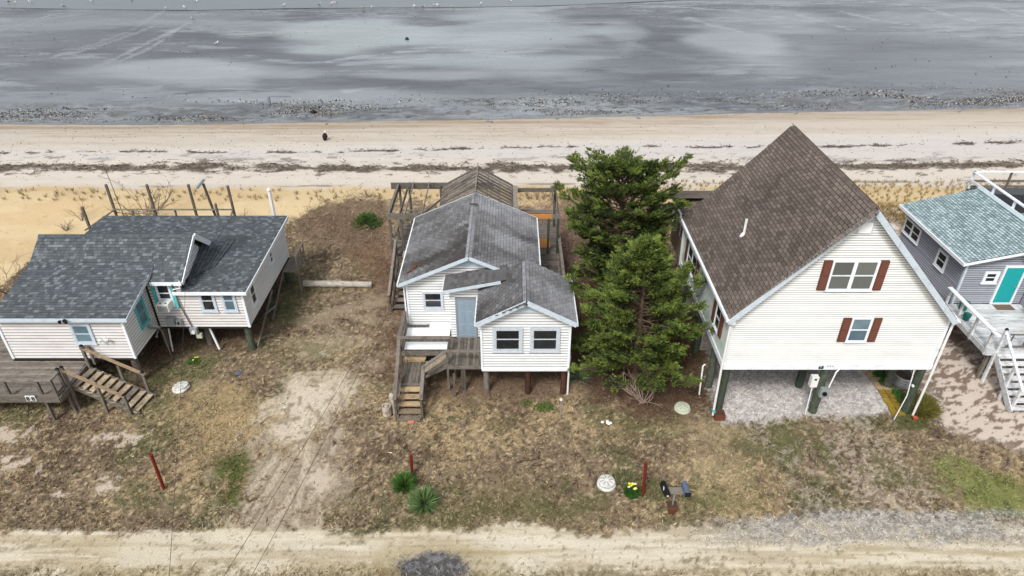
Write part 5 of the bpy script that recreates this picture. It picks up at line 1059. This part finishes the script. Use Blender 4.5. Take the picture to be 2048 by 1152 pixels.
b1 = mbox(mx_ - .3, my_ - .24, 1.06, .19, .2, .5, m_black, R(8)).build('mailbox', m_black, mbx, 'black mailbox with a small white mark'); b2 = mbox(mx_ + .36, my_ - .24, 1.06, .19, .2, .5, m_bluemail, R(2)).build('mailbox', m_bluemail, mbx, 'blue-grey mailbox with black door')
part(b2, 'door', m_black, lambda m: m.box(mx_ + .26, mx_ + .46, my_ - .262, my_ - .243, 1.06, 1.26)); part(b1, 'door_latch', m_plast, lambda m: m.box(mx_ - .33, mx_ - .27, my_ - .27, my_ - .255, 1.1, 1.14)); part(b1, 'flag', m_plast, lambda m: m.box(mx_ - .42, mx_ - .405, my_ - .1, my_ - .02, 1.2, 1.32))
single(MB().box(-4.1, -3.85, 19.7, 19.82, 0, .07), 'brick', m_brick, 'salmon brick lying on the grass at the foot of the cottage stairs', 'brick')
hs_ = thing('hollow_stump', 'pale hollow stump with a stone inside, left of the cottage stairs', 'stump', (-4.97, 20.2, 0))
part(hs_, 'stump', m_stump, lambda m: m.lathe((-4.97, 20.2, 0), [(.15, 0), (.18, .05), (.185, .5), (.14, .5), (.13, .42), (.02, .42)], 14)); part(hs_, 'stone', m_logm, lambda m: m.lathe((-4.97, 20.2, .42), [(.05, 0), (.09, .05), (.05, .11)], 7))
single(MB().tube([(-4.82, 20.75, 0), (-4.84, 20.75, .55)], [.13, .12], 10).lathe((-4.84, 20.75, .55), [(.1, 0), (.09, .06), (.03, .12)], 7), 'stump_post', m_stump, 'short stump topped with a stone behind the hollow stump', 'stump')
single(MB().tube([(-4.68, 20.35, 0), (-4.68, 20.38, .85)], [.12, .11], 10).lathe((-4.68, 20.38, .85), [(.04, 0), (.06, .04), (.02, .09)], 7), 'rotten_post', m_stump, 'tall rotten reddish post stump against the left rail of the cottage stairs', 'stump')
lm = thing('path_light', 'thin grey path light pole in front of the cottage corner', 'lamp', (1.92, 20.0, 0)); part(lm, 'pole', m_steel, lambda m: m.tube([(1.92, 20, 0), (1.92, 20, .95)], .022, 6)); part(lm, 'lamp_head', m_plast, lambda m: m.lathe((1.92, 20, .95), [(.03, 0), (.055, .04), (.02, .1)], 8))
pb = thing('planter_box', 'brown square planter against the front left piling of the cream house', 'planter', (8.2, 20.05, 0)); part(pb, 'box', m_rust, lambda m: [m.box(8.0, 8.4, 19.85, 19.89, 0, .3), m.box(8.0, 8.4, 20.16, 20.2, 0, .3), m.box(8.0, 8.04, 19.89, 20.16, 0, .3), m.box(8.36, 8.4, 19.89, 20.16, 0, .3)]); part(pb, 'soil', m_soil, lambda m: m.box(8.04, 8.36, 19.89, 20.16, .05, .22))
single(MB().tube([(7.95, 20.2, .32), (7.98, 20.05, .36), (8.0, 20.0, .3)], .05, 8), 'hose_nozzle', m_teal, 'small teal hose nozzle on the downspout foot beside the brown planter', 'hose nozzle')
single(MB().tube([(7.75, 21.4, 0), (7.8, 21.75, 1.25), (7.9, 21.8, 1.3)], .035, 8), 'standpipe', m_plast, 'white bent standpipe left of the cream house pilings', 'pipe')
single(MB().lathe((-11.77, 22.77, .0), [(.13, 0), (.13, .05), (.02, .055)], 14), 'drain_cover', m_bluemail, 'small dark round cover flush in the lawn in front of the pink bungalow', 'drain cover')
x, y = at(1213, 846); mb = MB()
for k in range(6): mb.lathe((x + random.uniform(-.2, .2), y + random.uniform(-.08, .08), 0), [(.04, 0), (.07, .04), (.03, .08)], 7)
single(mb, 'shell_pile', m_plast, 'small pile of white shells on the lawn left of the green septic lid', 'shells')
# steel planter ring and pavers at the right of the cream house
tk = thing('steel_ring', 'oval galvanised corrugated garden ring beside the right pilings of the cream house', 'planter', (16.55, 22.5, 0))
mb = MB(); prof = []
for i in range(9): prof.append((.55 + .02 * (i % 2), i * .06))
mb.lathe((0, 0, 0), prof + [(.52, .48), (.52, .1), (.02, .1)], 28)
mb.v = [(16.45 + v[0] * .75, 22.45 + v[1] * 1.3, v[2]) for v in mb.v]; mb.build('ring', m_steel, tk)
mb = MB().lathe((0, 0, .12), [(.5, 0), (.5, .05), (.02, .06)], 24); mb.v = [(16.45 + v[0] * .75, 22.45 + v[1] * 1.3, v[2]) for v in mb.v]; mb.build('soil', m_soil, tk)
pv = thing('paver_edging', 'curving edging of tan and mossy yellow pavers along the white gravel', 'pavers', (15.3, 21.6, 0))
pp = [at(1738, 741), at(1757, 765), at(1772, 785), at(1786, 808), at(1797, 828)]
for k in range(11):
    t = k / 10 * 3.999; i = int(t); f = t - i; x = pp[i][0] * (1 - f) + pp[i + 1][0] * f; y = pp[i][1] * (1 - f) + pp[i + 1][1] * f
    for j in range(2):
        mb = MB(); xx = x - .3 + j * .29 + random.uniform(-.02, .02); yy = y + random.uniform(-.02, .02); mb.box(xx, xx + .24, yy - .11, yy + .11, 0, .06 + .02 * random.random(), random.random())
        mb.build('paver', m_pavery if k > 4 else m_paver, pv, 'mossy yellow paver' if k > 4 else None)
x, y = at(1757, 735); single(MB().box(x - .2, x + .2, y - .08, y + .08, 0, .14), 'white_block', m_plast, 'white block under the cream house at the end of the paver edging', 'block')
single(MB().lathe((15.92, 19.9, 0), [(.06, 0), (.1, .14), (.11, .16), (.07, .16), (.02, .12)], 12), 'terracotta_pot', m_terra, 'small terracotta pot at the foot of the bush by the cream house', 'pot')
single(MB().tube([(17.5, 20.9, .1), (17.0, 21.6, .1)], .06, 8), 'driftwood', m_logm, 'piece of pale driftwood on the dotted sand right of the cream house', 'driftwood')
# wires
def wire(p, q, sag, lab, r=.006):
    p, q = Vector(p), Vector(q); pts = [p.lerp(q, t) - Vector((0, 0, sag * 4 * t * (1 - t))) for t in np.linspace(0, 1, 22)]
    mb = MB(); mb.tube(pts, r, 6); single(mb, 'power_line', m_wire, lab, 'cable', 'overhead service cables')
wire((-13.85, 25.2, 4.5), (-4.0, .2, 6.6), .35, 'thin service cable from the pink bungalow roof down across the left lawn')
wire((-4.75, 24.2, 3.7), (-7.2, 1.0, 7.0), .3, 'upper service cable from the white cottage eave across the driveway')
wire((-4.7, 24.2, 3.55), (-6.6, 1.0, 6.8), .5, 'lower service cable from the white cottage eave across the driveway')
wire((15.9, 19.95, 4.95), (26, 11, 5.6), .3, 'dark cable from the right eave of the cream house over the white deck stairs')

# ================================================================== birds
def gull(x, y, z, yaw, s=1.0, dark=False, eagle=False):
    c, sn = math.cos(yaw), math.sin(yaw)
    T = lambda a, b, cc: (x + (c * a - sn * b) * s, y + (sn * a + c * b) * s, z + cc * s)
    return T
def bird(name, label, cat, x, y, z, yaw, s, body, head, wing, group=None, upright=False):
    T = gull(x, y, z, yaw, s); t = thing(name, label, cat, (x, y, z), group)
    if upright: bp_ = [T(-.2, 0, .02), T(-.12, 0, .16), T(-.03, 0, .36), T(.03, 0, .55), T(.05, 0, .62)]; br = [.04 * s, .13 * s, .17 * s, .11 * s, .06 * s]; hp = [T(.05, 0, .62), T(.07, 0, .68), T(.12, 0, .72), T(.15, 0, .7)]
    else: bp_ = [T(-.28, 0, .2), T(-.12, 0, .2), T(.02, 0, .21), T(.13, 0, .26), T(.17, 0, .32)]; br = [.015 * s, .07 * s, .09 * s, .065 * s, .035 * s]; hp = [T(.16, 0, .31), T(.18, 0, .36), T(.21, 0, .38), T(.24, 0, .37)]
    part(t, 'body', body, lambda m: m.tube(bp_, br, 8)); hr = (.07 if upright else .045) * s
    part(t, 'head', head, lambda m: m.tube(hp, [hr * .7, hr, hr * .9, hr * .3], 8)); part(t, 'beak', m_beak, lambda m: m.tube([hp[-1], (Vector(hp[-1]) + (Vector(hp[-1]) - Vector(hp[-2])) * 1.2 + Vector((0, 0, -.02 * s)))], [.018 * s, .004], 6))
    for sd_ in (-1, 1):
        if upright: part(t, 'wing', wing, lambda m: m.tube([T(.02, sd_ * .12, .52), T(-.03, sd_ * .17, .34), T(-.16, sd_ * .1, .04)], [.05 * s, .08 * s, .02 * s], 6)); part(t, 'leg', m_beak, lambda m: m.tube([T(0, sd_ * .06, .2), T(.03, sd_ * .07, 0)], .03 * s, 6))
        else: part(t, 'wing', wing, lambda m: m.tube([T(.1, sd_ * .06, .25), T(-.08, sd_ * .075, .23), T(-.3, sd_ * .03, .21)], [.02 * s, .045 * s, .008], 6)); part(t, 'leg', m_beak, lambda m: m.tube([T(0, sd_ * .03, .14), T(.0, sd_ * .03, 0)], .01 * s, 5))
    return t
ex, ey = at(651, 277, -.1); bird('eagle', 'dark eagle with white head standing on the open beach sand', 'bird', ex, ey, gz(np.array([ex]), np.array([ey]))[0] , R(75), .95, m_birdd, m_bird, m_birdd, None, True)
NUMW = 'first second third fourth fifth sixth seventh eighth ninth tenth eleventh twelfth thirteenth fourteenth fifteenth sixteenth seventeenth eighteenth nineteenth twentieth twenty-first twenty-second'.split()
def GL(i):
    xs = sorted(q[0] for k, q in enumerate(gl) if k not in (9, 10)); k = xs.index(gl[i][0])
    return 'gull at the far water edge, ' + (NUMW[k] + ' from the left' if k < 11 else NUMW[len(xs) - 1 - k] + ' from the right')
gl = [(18, 3), (30, 5), (62, 3), (128, 12), (184, 2), (332, 16), (264, 1), (370, 14), (393, 2), (386, 38), (434, 87), (568, 10), (639, 9), (663, 7), (671, 5), (727, 16), (743, 14), (830, 12), (846, 13), (868, 10), (876, 10), (906, 14), (1021, 1), (962, 7)]
for i, (px, py) in enumerate(gl):
    gx_, gy_ = at(px, py + 3, -.3)
    bird('gull', GL(i) if i not in (9, 10) else ('grey gull on the wet mud below the main row of gulls' if i == 9 else 'grey gull on the mud between the beach and the row of gulls'), 'gull', gx_, gy_, -.34, random.uniform(0, 6.28), 1.15, m_bird if i % 3 else m_birdg, m_bird, m_birdg, 'gulls on the mudflat')
x, y = at(814, 79, -.3); single(MB().lathe((x, y, -.36), [(.2, 0), (.26, .1), (.16, .28), (.05, .32)], 9), 'dark_rock', m_black, 'lone dark rock on the wet mudflat', 'rock')
x, y = at(539, 208, -.3); single(MB().tube([(x, y, -.36), (x + .05, y, .35)], [.16, .1], 8, .0), 'mud_stake', m_greymetal, 'grey stake sticking out of the mud near the beach', 'stake')
x, y = at(627, 225, -.3); single(MB().lathe((x, y, -.36), [(.22, 0), (.28, .12), (.1, .28)], 9), 'dark_rock', m_black, 'dark rock on the strand straight behind the gap between the left houses', 'rock')

# ================================================================== vegetation
def veg(name, V, F, C, org, label, cat=None, group=None, parent=None, mat=None, kind=None):
    o = npmesh(name, mat or m_leafmat, V, F, C, org=org, parent=parent)
    if parent is None: tag(o, label, cat, group, kind)
    return o
def cedar(x, y, hgt, rmax, prof, nb, seed, label, lean=(0, 0), base=.6, light=.5):
    r_ = np.random.default_rng(seed); t = thing('cedar_tree', label, 'tree', (x, y, 0), 'cedars between the cottage and the cream house')
    tr = MB(); tp = [(x + lean[0] * k, y + lean[1] * k, hgt * k * .96) for k in np.linspace(0, 1, 7)]; tr.tube(tp, [.22, .18, .15, .11, .08, .05, .02], 10); tr.build('trunk', m_bark, t)
    bm = MB(); Ps, Ds, Ls, Ws, Cs = [], [], [], [], []
    for i in range(nb):
        k = (i + r_.random()) / nb; z = base + (hgt - base) * k; az = i * 2.39996 + r_.normal() * .3
        ln = rmax * prof(k) * r_.uniform(.55, 1.15) * (1 + .2 * math.sin(az * 3 + seed + k * 5)); el = R(r_.uniform(2, 22) + 30 * k)
        o = np.array([x + lean[0] * z / hgt, y + lean[1] * z / hgt, z]); d = np.array([math.cos(az) * math.cos(el), math.sin(az) * math.cos(el), math.sin(el)])
        p1 = o + d * ln * .5 + np.array([0, 0, -.04 * ln]); p2 = o + d * ln + np.array([0, 0, .03 * ln])
        bm.tube([o, p1, p2], [.045 * (1 - k * .6), .025, .008], 5, r_.random(), cap=False)
        sdv0 = np.array([-math.sin(az), math.cos(az), 0])
        for j in range(int(4 + ln * 4.2)):
            f = r_.uniform(.3, 1.0) ** .7; c = (1 - f) ** 2 * o + 2 * f * (1 - f) * p1 + f * f * p2
            sgn = r_.choice([-1, 1]); sw = (.62 * (1.12 - f) * ln * .6 + .1) * r_.uniform(.3, 1.1)
            dr = d * r_.uniform(.6, 1.) + sdv0 * sgn * r_.uniform(.2, .9) + np.array([0, 0, r_.uniform(-.05, .3)]); dr /= np.linalg.norm(dr)
            tip = c + (sdv0 * sgn * .75 + d * .5) * sw + np.array([0, 0, r_.uniform(-.02, .1)])
            bm.tube([c, tip], [.012, .004], 3, r_.random(), cap=False)
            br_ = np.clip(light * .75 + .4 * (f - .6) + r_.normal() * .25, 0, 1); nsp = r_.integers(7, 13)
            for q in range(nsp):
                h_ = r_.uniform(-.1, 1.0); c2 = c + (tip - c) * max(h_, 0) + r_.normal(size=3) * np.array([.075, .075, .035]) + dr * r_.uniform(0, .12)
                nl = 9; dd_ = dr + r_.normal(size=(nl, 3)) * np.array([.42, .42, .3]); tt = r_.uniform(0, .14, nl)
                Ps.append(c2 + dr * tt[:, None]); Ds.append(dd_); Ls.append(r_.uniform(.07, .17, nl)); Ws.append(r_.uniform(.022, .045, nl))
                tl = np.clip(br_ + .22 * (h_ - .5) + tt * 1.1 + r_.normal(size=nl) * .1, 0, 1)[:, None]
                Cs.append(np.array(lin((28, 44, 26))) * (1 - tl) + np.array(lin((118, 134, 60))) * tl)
    bm.build('branches', m_bark, t)
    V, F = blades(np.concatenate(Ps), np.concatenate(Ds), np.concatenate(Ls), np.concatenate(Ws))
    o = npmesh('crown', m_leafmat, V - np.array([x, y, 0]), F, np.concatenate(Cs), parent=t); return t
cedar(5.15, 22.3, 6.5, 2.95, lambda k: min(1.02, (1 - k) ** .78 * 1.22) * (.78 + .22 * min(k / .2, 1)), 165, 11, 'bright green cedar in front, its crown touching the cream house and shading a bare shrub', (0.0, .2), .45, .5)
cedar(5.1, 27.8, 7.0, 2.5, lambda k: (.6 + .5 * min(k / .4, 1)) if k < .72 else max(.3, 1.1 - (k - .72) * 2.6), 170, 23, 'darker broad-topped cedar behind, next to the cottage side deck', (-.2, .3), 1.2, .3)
def yucca(x, y, r, n, seed, label, g1=(52, 88, 44), g2=(128, 150, 96)):
    r_ = np.random.default_rng(seed); az = r_.uniform(0, 6.283, n); el = r_.uniform(.05, 1.35, n); D = np.stack([np.cos(az) * np.cos(el), np.sin(az) * np.cos(el), np.sin(el)], 1)
    P = np.tile([x, y, .05], (n, 1)) + D * .05; t = np.clip(r_.random(n) * .6 + el * .3, 0, 1)[:, None]
    V, F = blades(P, D, r * r_.uniform(.75, 1.1, n), np.full(n, .03)); veg('yucca', V, F, np.array(lin(g1)) * (1 - t) + np.array(lin(g2)) * t, (x, y, 0), label, 'plant', 'spiky yucca plants')
yucca(-3.02, 15.75, .66, 620, 5, 'larger spiky yucca nearest the road beside the short red post'); yucca(-3.82, 16.55, .56, 620, 6, 'rounder yucca behind the larger one, left of the short red post', (44, 84, 36), (96, 128, 60)); yucca(2.85, 22.4, .62, 200, 7, 'grey-green yucca at the right corner of the cottage', (64, 88, 62), (130, 148, 118))
def clump(name, x, y, rx, ry, n, hgt, seed, label, cat, c1, c2, w=.03, group=None, el=(.6, 1.5), flowers=0, z0=0, fc=(235, 220, 60)):
    r_ = np.random.default_rng(seed); a = r_.uniform(0, 6.283, n); q = np.sqrt(r_.random(n)); P = np.stack([x + rx * q * np.cos(a), y + ry * q * np.sin(a), np.full(n, z0)], 1)
    az = r_.uniform(0, 6.283, n); e = r_.uniform(el[0], el[1], n); D = np.stack([np.cos(az) * np.cos(e), np.sin(az) * np.cos(e), np.sin(e)], 1); t = r_.random(n)[:, None]
    L = hgt * r_.uniform(.5, 1.1, n) * (1.15 - .5 * q); C = np.array(lin(c1)) * (1 - t) + np.array(lin(c2)) * t; V, F = blades(P, D, L, np.full(n, w) * r_.uniform(.7, 1.3, n))
    if flowers:
        fv, ff, fcl = [], [], []
        for k in range(flowers):
            aa, qq = r_.uniform(0, 6.283), r_.random() ** .5; px_, py_ = x + rx * .7 * qq * math.cos(aa), y + ry * .7 * qq * math.sin(aa)
            for m_ in range(6):
                b = m_ * math.pi / 3; fv += [(px_, py_, hgt * .95), (px_ + .035 * math.cos(b), py_ + .035 * math.sin(b), hgt), (px_ + .055 * math.cos(b + .4), py_ + .055 * math.sin(b + .4), hgt * .98), (px_ + .035 * math.cos(b + .8), py_ + .035 * math.sin(b + .8), hgt)]
                fcl.append(lin(fc if k % 3 else (240, 236, 200)))
        F = np.concatenate([F, np.arange(len(fv)).reshape(-1, 4) + len(V)]); V = np.concatenate([V, np.array(fv)]); C = np.concatenate([C, np.array(fcl)])
    return veg(name, V, F, C, (x, y, z0), label, cat, group)
clump('daffodils', 4.2, 16.25, .3, .25, 500, .38, 31, 'clump of yellow daffodils with dark green leaves left of the red post', 'flowers', (28, 66, 26), (70, 110, 46), flowers=12)
clump('daffodil_leaves', 4.85, 16.4, .75, .55, 700, .3, 32, 'loose grey-green leaves and dry stems right of the daffodil red post', 'plants', (84, 92, 58), (140, 136, 96), w=.025)
clump('daffodil_leaves', 4.0, 16.9, .5, .3, 300, .3, 37, 'loose grey-green leaves behind the yellow daffodils', 'plants', (84, 92, 58), (136, 134, 96), w=.025)
x, y = at(1088, 816); clump('green_bulbs', x, y, .45, .3, 420, .17, 33, 'bright green grassy clump in front of the right cottage piling', 'plants', (44, 86, 26), (96, 128, 50), w=.025); x, y = at(1052, 808); clump('green_bulbs', x, y, .25, .16, 140, .14, 39, 'smaller bright green clump left of the larger one in front of the cottage', 'plants', (44, 86, 26), (96, 128, 50), w=.025)
x, y = at(388, 724); clump('spring_flowers', x, y, .3, .25, 260, .2, 34, 'tiny clump with a yellow and a white bloom in front of the pink bungalow', 'flowers', (60, 92, 40), (100, 126, 60), flowers=3)
bx, by = at(1842, 828); clump('round_bush', bx + .1, by + .25, .42, .4, 2600, .85, 35, 'olive brown round bush at the right front piling of the cream house', 'bush', (84, 86, 36), (132, 122, 64), w=.03, el=(.15, 1.5))
for k, (px, py) in enumerate([(1757, 752), (1768, 768), (1795, 790), (1803, 803), (1811, 822)]):
    x, y = at(px, py); clump('green_shrub', x, y, .2, .2, 400, .3, 60 + k, ['low green shrub deepest under the cream house beside the pavers', 'second low green shrub beside the tan pavers', 'middle low green shrub beside the steel ring', 'fourth low green shrub beside the yellow pavers', 'front low green shrub nearest the terracotta pot'][k], 'shrub', (34, 76, 34), (82, 126, 66), w=.04, group='low shrubs along the paver edging', el=(.1, 1.5))
r_ = np.random.default_rng(77)
sx, sy_ = at(735, 452); Pn = 520; az = r_.uniform(0, 6.283, Pn); el = r_.uniform(.05, 1.3, Pn); D = np.stack([np.cos(az) * np.cos(el), np.sin(az) * np.cos(el), np.sin(el)], 1); rr = r_.uniform(.15, .85, Pn)
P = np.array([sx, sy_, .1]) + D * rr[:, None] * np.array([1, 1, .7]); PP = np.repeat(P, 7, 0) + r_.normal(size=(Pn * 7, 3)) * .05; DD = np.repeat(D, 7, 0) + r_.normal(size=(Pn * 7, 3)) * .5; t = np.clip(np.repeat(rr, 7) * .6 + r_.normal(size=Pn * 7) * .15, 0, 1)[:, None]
V, F = blades(PP, DD, r_.uniform(.1, .22, Pn * 7), r_.uniform(.025, .045, Pn * 7)); PP = None
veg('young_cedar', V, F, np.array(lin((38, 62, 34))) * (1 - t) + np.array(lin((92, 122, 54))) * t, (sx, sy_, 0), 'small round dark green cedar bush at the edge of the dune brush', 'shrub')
def bareshrub(x, y, hgt, spread, n, seed, mat, label, depth=3, r0=.022, z0=0, group=None):
    r_ = random.Random(seed); mb = MB()
    def grow(p, d, l, r, k):
        q = p + d * l * .5 + Vector((r_.gauss(0, .04), r_.gauss(0, .04), 0)) * l; e = q + (d + Vector((r_.gauss(0, .15), r_.gauss(0, .15), .1))).normalized() * l * .5
        mb.tube([p, q, e], [r, r * .8, r * .6], 4, r_.random(), cap=False)
        if k > 0:
            for _ in range(r_.choice([2, 3])):
                nd = (d + Vector((r_.gauss(0, .5), r_.gauss(0, .5), r_.gauss(.1, .3)))).normalized(); grow(e if r_.random() < .6 else q, nd, l * r_.uniform(.5, .8), r * .6, k - 1)
    for i in range(n):
        a = r_.uniform(0, 6.283); d = Vector((math.cos(a) * spread, math.sin(a) * spread, 1)).normalized(); grow(Vector((x, y, z0)), d, hgt * r_.uniform(.35, .55), r0, depth)
    return single(mb, 'bare_shrub', mat, label, 'shrub', group)
bareshrub(5.35, 20.9, 1.5, 1.1, 11, 3, m_twig, 'leafless pale branching shrub at the foot of the front cedar', 3, .024)
x, y = at(305, 425, .2); bareshrub(x, y - .6, 2.8, 1.2, 13, 4, m_twigd, 'big leafless shrub on the sand behind the pink bungalow', 3, .03)
x, y = at(165, 445); bareshrub(x, y, 1.3, .4, 5, 8, m_twigd, 'dark upright dead shrub left of the pink bungalow roof', 3, .025); x, y = at(20, 590); bareshrub(x, y, 2.0, .9, 8, 9, m_twigd, 'leafless shrub at the left edge beside the sand', 3, .022)
x, y = at(490, 440); bareshrub(x, y - .3, .9, .9, 5, 10, m_twigd, 'low dead twigs just behind the pink bungalow roof', 2, .018); x, y = at(135, 462); bareshrub(x, y, .8, 1, 8, 13, m_twigd, 'low grey dead shrub at the back left corner of the pink bungalow', 2, .018)

# ---- stuff: grass, gravel, dune plants, wrack, brush, shore stones
def scatter(n, x0, x1, y0, y1, pw=1.0):
    u = rng.random(n); y = y0 + (y1 - y0) * u ** pw; w = np.minimum(6 + y * .95, max(abs(x0), abs(x1))); x = rng.uniform(-1, 1, n) * w
    return x, y
# matted lawn
x, y = scatter(430000, -34, 34, 12.6, 37.5, 1.25); C, G, GVv, W_ = ground_col(x, y)
dens = fbm(x * 1.6, y * 1.6, 401, 3); keep = rng.random(len(x)) < G ** 1.5 * (.35 + 1.0 * sst(.35, .65, dens)); x, y, C = x[keep], y[keep], C[keep]; n = len(x)
az = rng.uniform(0, 6.283, n); el = np.abs(rng.normal(.3, .28, n)); D = np.stack([np.cos(az) * np.cos(el), np.sin(az) * np.cos(el), np.sin(el)], 1)
C = C * rng.choice([.45, .72, 1.05, 1.4, 1.75], n, p=[.18, .24, .28, .22, .08])[:, None]; lt_ = rng.random(n) < .08; C[lt_] = C[lt_] * .45 + L3((208, 190, 150)) * .55
gn = rng.random(n) < .07; C[gn] = L3((86, 102, 50)) * rng.uniform(.6, 1.3, gn.sum())[:, None]
bg_ = np.where(rng.random(n) < .05, 1.5, .9); V, F = blades(np.stack([x, y, gz(x, y) + .004], 1), D, rng.uniform(.07, .18, n) * bg_, rng.uniform(.016, .034, n) * bg_)
tag(npmesh('grass', m_drymat, V, F, np.clip(C, 0, .8)), kind='stuff')
# crushed stone: drive under the house, roadside gravel
def stones(x, y, z, s, C, name, mat):
    n = len(x); a = rng.uniform(0, 6.283, n); V = []
    for k in range(3): V.append(np.stack([x + s * np.cos(a + k * 2.1), y + s * np.sin(a + k * 2.1), z - s * .2], 1))
    V.append(np.stack([x + rng.normal(size=n) * s * .2, y + rng.normal(size=n) * s * .2, z + s * rng.uniform(.4, .9, n)], 1))
    V = np.stack(V, 1).reshape(-1, 3); b = np.arange(n) * 4
    F = np.stack([np.stack([b, b + 1, b + 3], 1), np.stack([b + 1, b + 2, b + 3], 1), np.stack([b + 2, b, b + 3], 1)], 1).reshape(-1, 3)
    return tag(npmesh(name, mat, V, F, np.repeat(C, 3, 0), k=3), kind='stuff')
x, y = scatter(260000, -34, 34, 12.6, 30, 1.2); C, G, GVv, W_ = ground_col(x, y); keep = rng.random(len(x)) < GVv * .95; x, y, C = x[keep], y[keep], C[keep]
C = np.clip(C * rng.choice([.45, .8, 1.15, 1.5], len(x), p=[.2, .3, .3, .2])[:, None], 0, .85)
stones(x, y, gz(x, y), rng.uniform(.016, .045, len(x)), C, 'gravel', m_drymat)
# planted dune grass plugs
def plugs(name, pts, nb, hgt, c1, c2, spread=.35):
    P = np.repeat(np.array(pts), nb, 0); n = len(P); P = P + np.concatenate([rng.normal(size=(n, 2)) * .04, np.zeros((n, 1))], 1); az = rng.uniform(0, 6.283, n); D = np.stack([np.cos(az) * spread, np.sin(az) * spread, np.ones(n)], 1)
    t = rng.random(n)[:, None]; C = (L3(c1) * (1 - t) + L3(c2) * t); V, F = blades(P, D, hgt * rng.uniform(.5, 1.15, n), rng.uniform(.02, .035, n)); return tag(npmesh(name, m_drymat, V, F, C), kind='stuff')
pts = []
for j, py in enumerate((392, 402, 409)):
    for px in range(-40, 1130, 19):
        if random.random() < .78:
            X_, Y_ = at(px + random.uniform(-9, 9) + j * 7, py + random.uniform(-5, 5)); pts.append((X_, Y_, gz(np.array([X_]), np.array([Y_]))[0]))
plugs('dune_grass', pts, 14, .34, (112, 100, 62), (180, 156, 104), .5)
pts = []
for i in range(9):
    for X_ in np.arange(9.3, 34, .52):
        yy = 38.6 + i * .5 + random.uniform(-.2, .2); xx = X_ + (i % 2) * .26 + random.uniform(-.2, .2); pts.append((xx, yy, gz(np.array([xx]), np.array([yy]))[0]))
for i in range(4):
    for X_ in np.arange(.5, 9, .5): yy = 39.4 + i * .5; pts.append((X_ + random.uniform(-.1, .1), yy + random.uniform(-.1, .1), gz(np.array([X_]), np.array([yy]))[0]))
plugs('dune_grass', pts, 16, .32, (124, 104, 62), (204, 178, 118), .4)
x = rng.uniform(14, 34, 1500); y = rng.uniform(36.3, 38.5, 1500); plugs('dune_grass', np.stack([x, y, gz(x, y)], 1), 8, .42, (112, 92, 54), (188, 158, 98), .7)
# dead brush tangle
def brush(name, keys, n, c1, c2, hh=.45, L=(.2, .6)):
    x = rng.uniform(-34, 34, n * 12); y = rng.uniform(18, 42, n * 12); m = np.zeros(len(x), bool)
    for k in keys: m |= (polysd(x, y, Z[k]) + (fbm(x, y, 411, 3) - .5) * 2) > 0
    x, y = x[m][:n], y[m][:n]; n = len(x); az = rng.uniform(0, 6.283, n); el = np.abs(rng.normal(.35, .4, n)); D = np.stack([np.cos(az) * np.cos(el), np.sin(az) * np.cos(el), np.sin(el)], 1)
    hmap = fbm(x * 1.3, y * 1.3, 412, 3); z = gz(x, y) + rng.random(n) * hh * sst(.35, .65, hmap); t = rng.random(n)[:, None]
    V, F = blades(np.stack([x, y, z], 1), D, rng.uniform(L[0], L[1], n), rng.uniform(.014, .03, n)); tag(npmesh(name, m_drymat, V, F, L3(c1) * (1 - t) + L3(c2) * t), kind='stuff')
brush('dead_brush', ['brush'], 9000, (92, 76, 62), (182, 160, 126)); brush('dead_brush', ['brush2'], 13000, (104, 84, 72), (196, 168, 146), .4, (.15, .45)); brush('leaf_litter', ['litter'], 12000, (70, 48, 38), (142, 108, 86), .05, (.06, .2)); brush('leaf_litter', ['litter2', 'underL', 'under'], 10000, (84, 62, 48), (160, 130, 100), .04, (.06, .18))
# seaweed wrack
x = rng.uniform(-52, 52, 150000); y = rng.uniform(43, 52, 150000); C, G, GVv, W_ = ground_col(x, y); k = rng.random(len(x)) < W_ * .35; x, y = x[k], y[k]; n = len(x)
az = rng.normal(0, .7, n) + rng.choice([0, math.pi], n); el = np.abs(rng.normal(.15, .25, n)); D = np.stack([np.cos(az) * np.cos(el), np.sin(az) * np.cos(el), np.sin(el)], 1); t = rng.random(n)[:, None]
V, F = blades(np.stack([x, y, gz(x, y) + rng.random(n) * .1], 1), D, rng.uniform(.12, .4, n), rng.uniform(.03, .07, n)); tag(npmesh('seaweed_wrack', m_drymat, V, F, L3((66, 56, 48)) * (1 - t) + L3((134, 116, 98)) * t), kind='stuff')
# stones and shells on the strand
n = 26000; x = rng.uniform(-60, 60, n); sdd = np.abs(rng.normal(2.6, 1.9, n)); y = shoreY(x) + sdd; k = rng.random(n) < sst(.42, .62, fbm(x * .12, y * .5, 421, 4)) * 1.0 * sst(.2, 1.2, sdd); x, y = x[k], y[k]; n = len(x)
C = np.where(rng.random(n)[:, None] < .62, L3((44, 40, 36)), np.where(rng.random(n)[:, None] < .5, L3((190, 186, 178)), L3((120, 104, 84)))); stones(x, y, np.full(n, -.35), rng.uniform(.04, .11, n), C, 'shore_stones', m_drymat)
n = 600; x = rng.uniform(-80, 80, n); y = rng.uniform(60, 104, n); stones(x, y, np.full(n, -.36), rng.uniform(.05, .11, n), np.tile(L3((40, 38, 38)), (n, 1)), 'mud_stones', m_drymat)
n = 1600; x = rng.uniform(-50, 50, n); y = rng.uniform(41.5, 55, n); stones(x, y, gz(x, y), rng.uniform(.03, .08, n), np.tile(L3((84, 72, 62)), (n, 1)), 'beach_debris', m_drymat)
n = 500; mx_a = rng.uniform(-33, 20, n); my_a = rng.uniform(15.2, 30, n); stones(mx_a, my_a, gz(mx_a, my_a), rng.uniform(.01, .03, n), np.tile(L3((225, 220, 212)), (n, 1)), 'shell_bits', m_drymat)
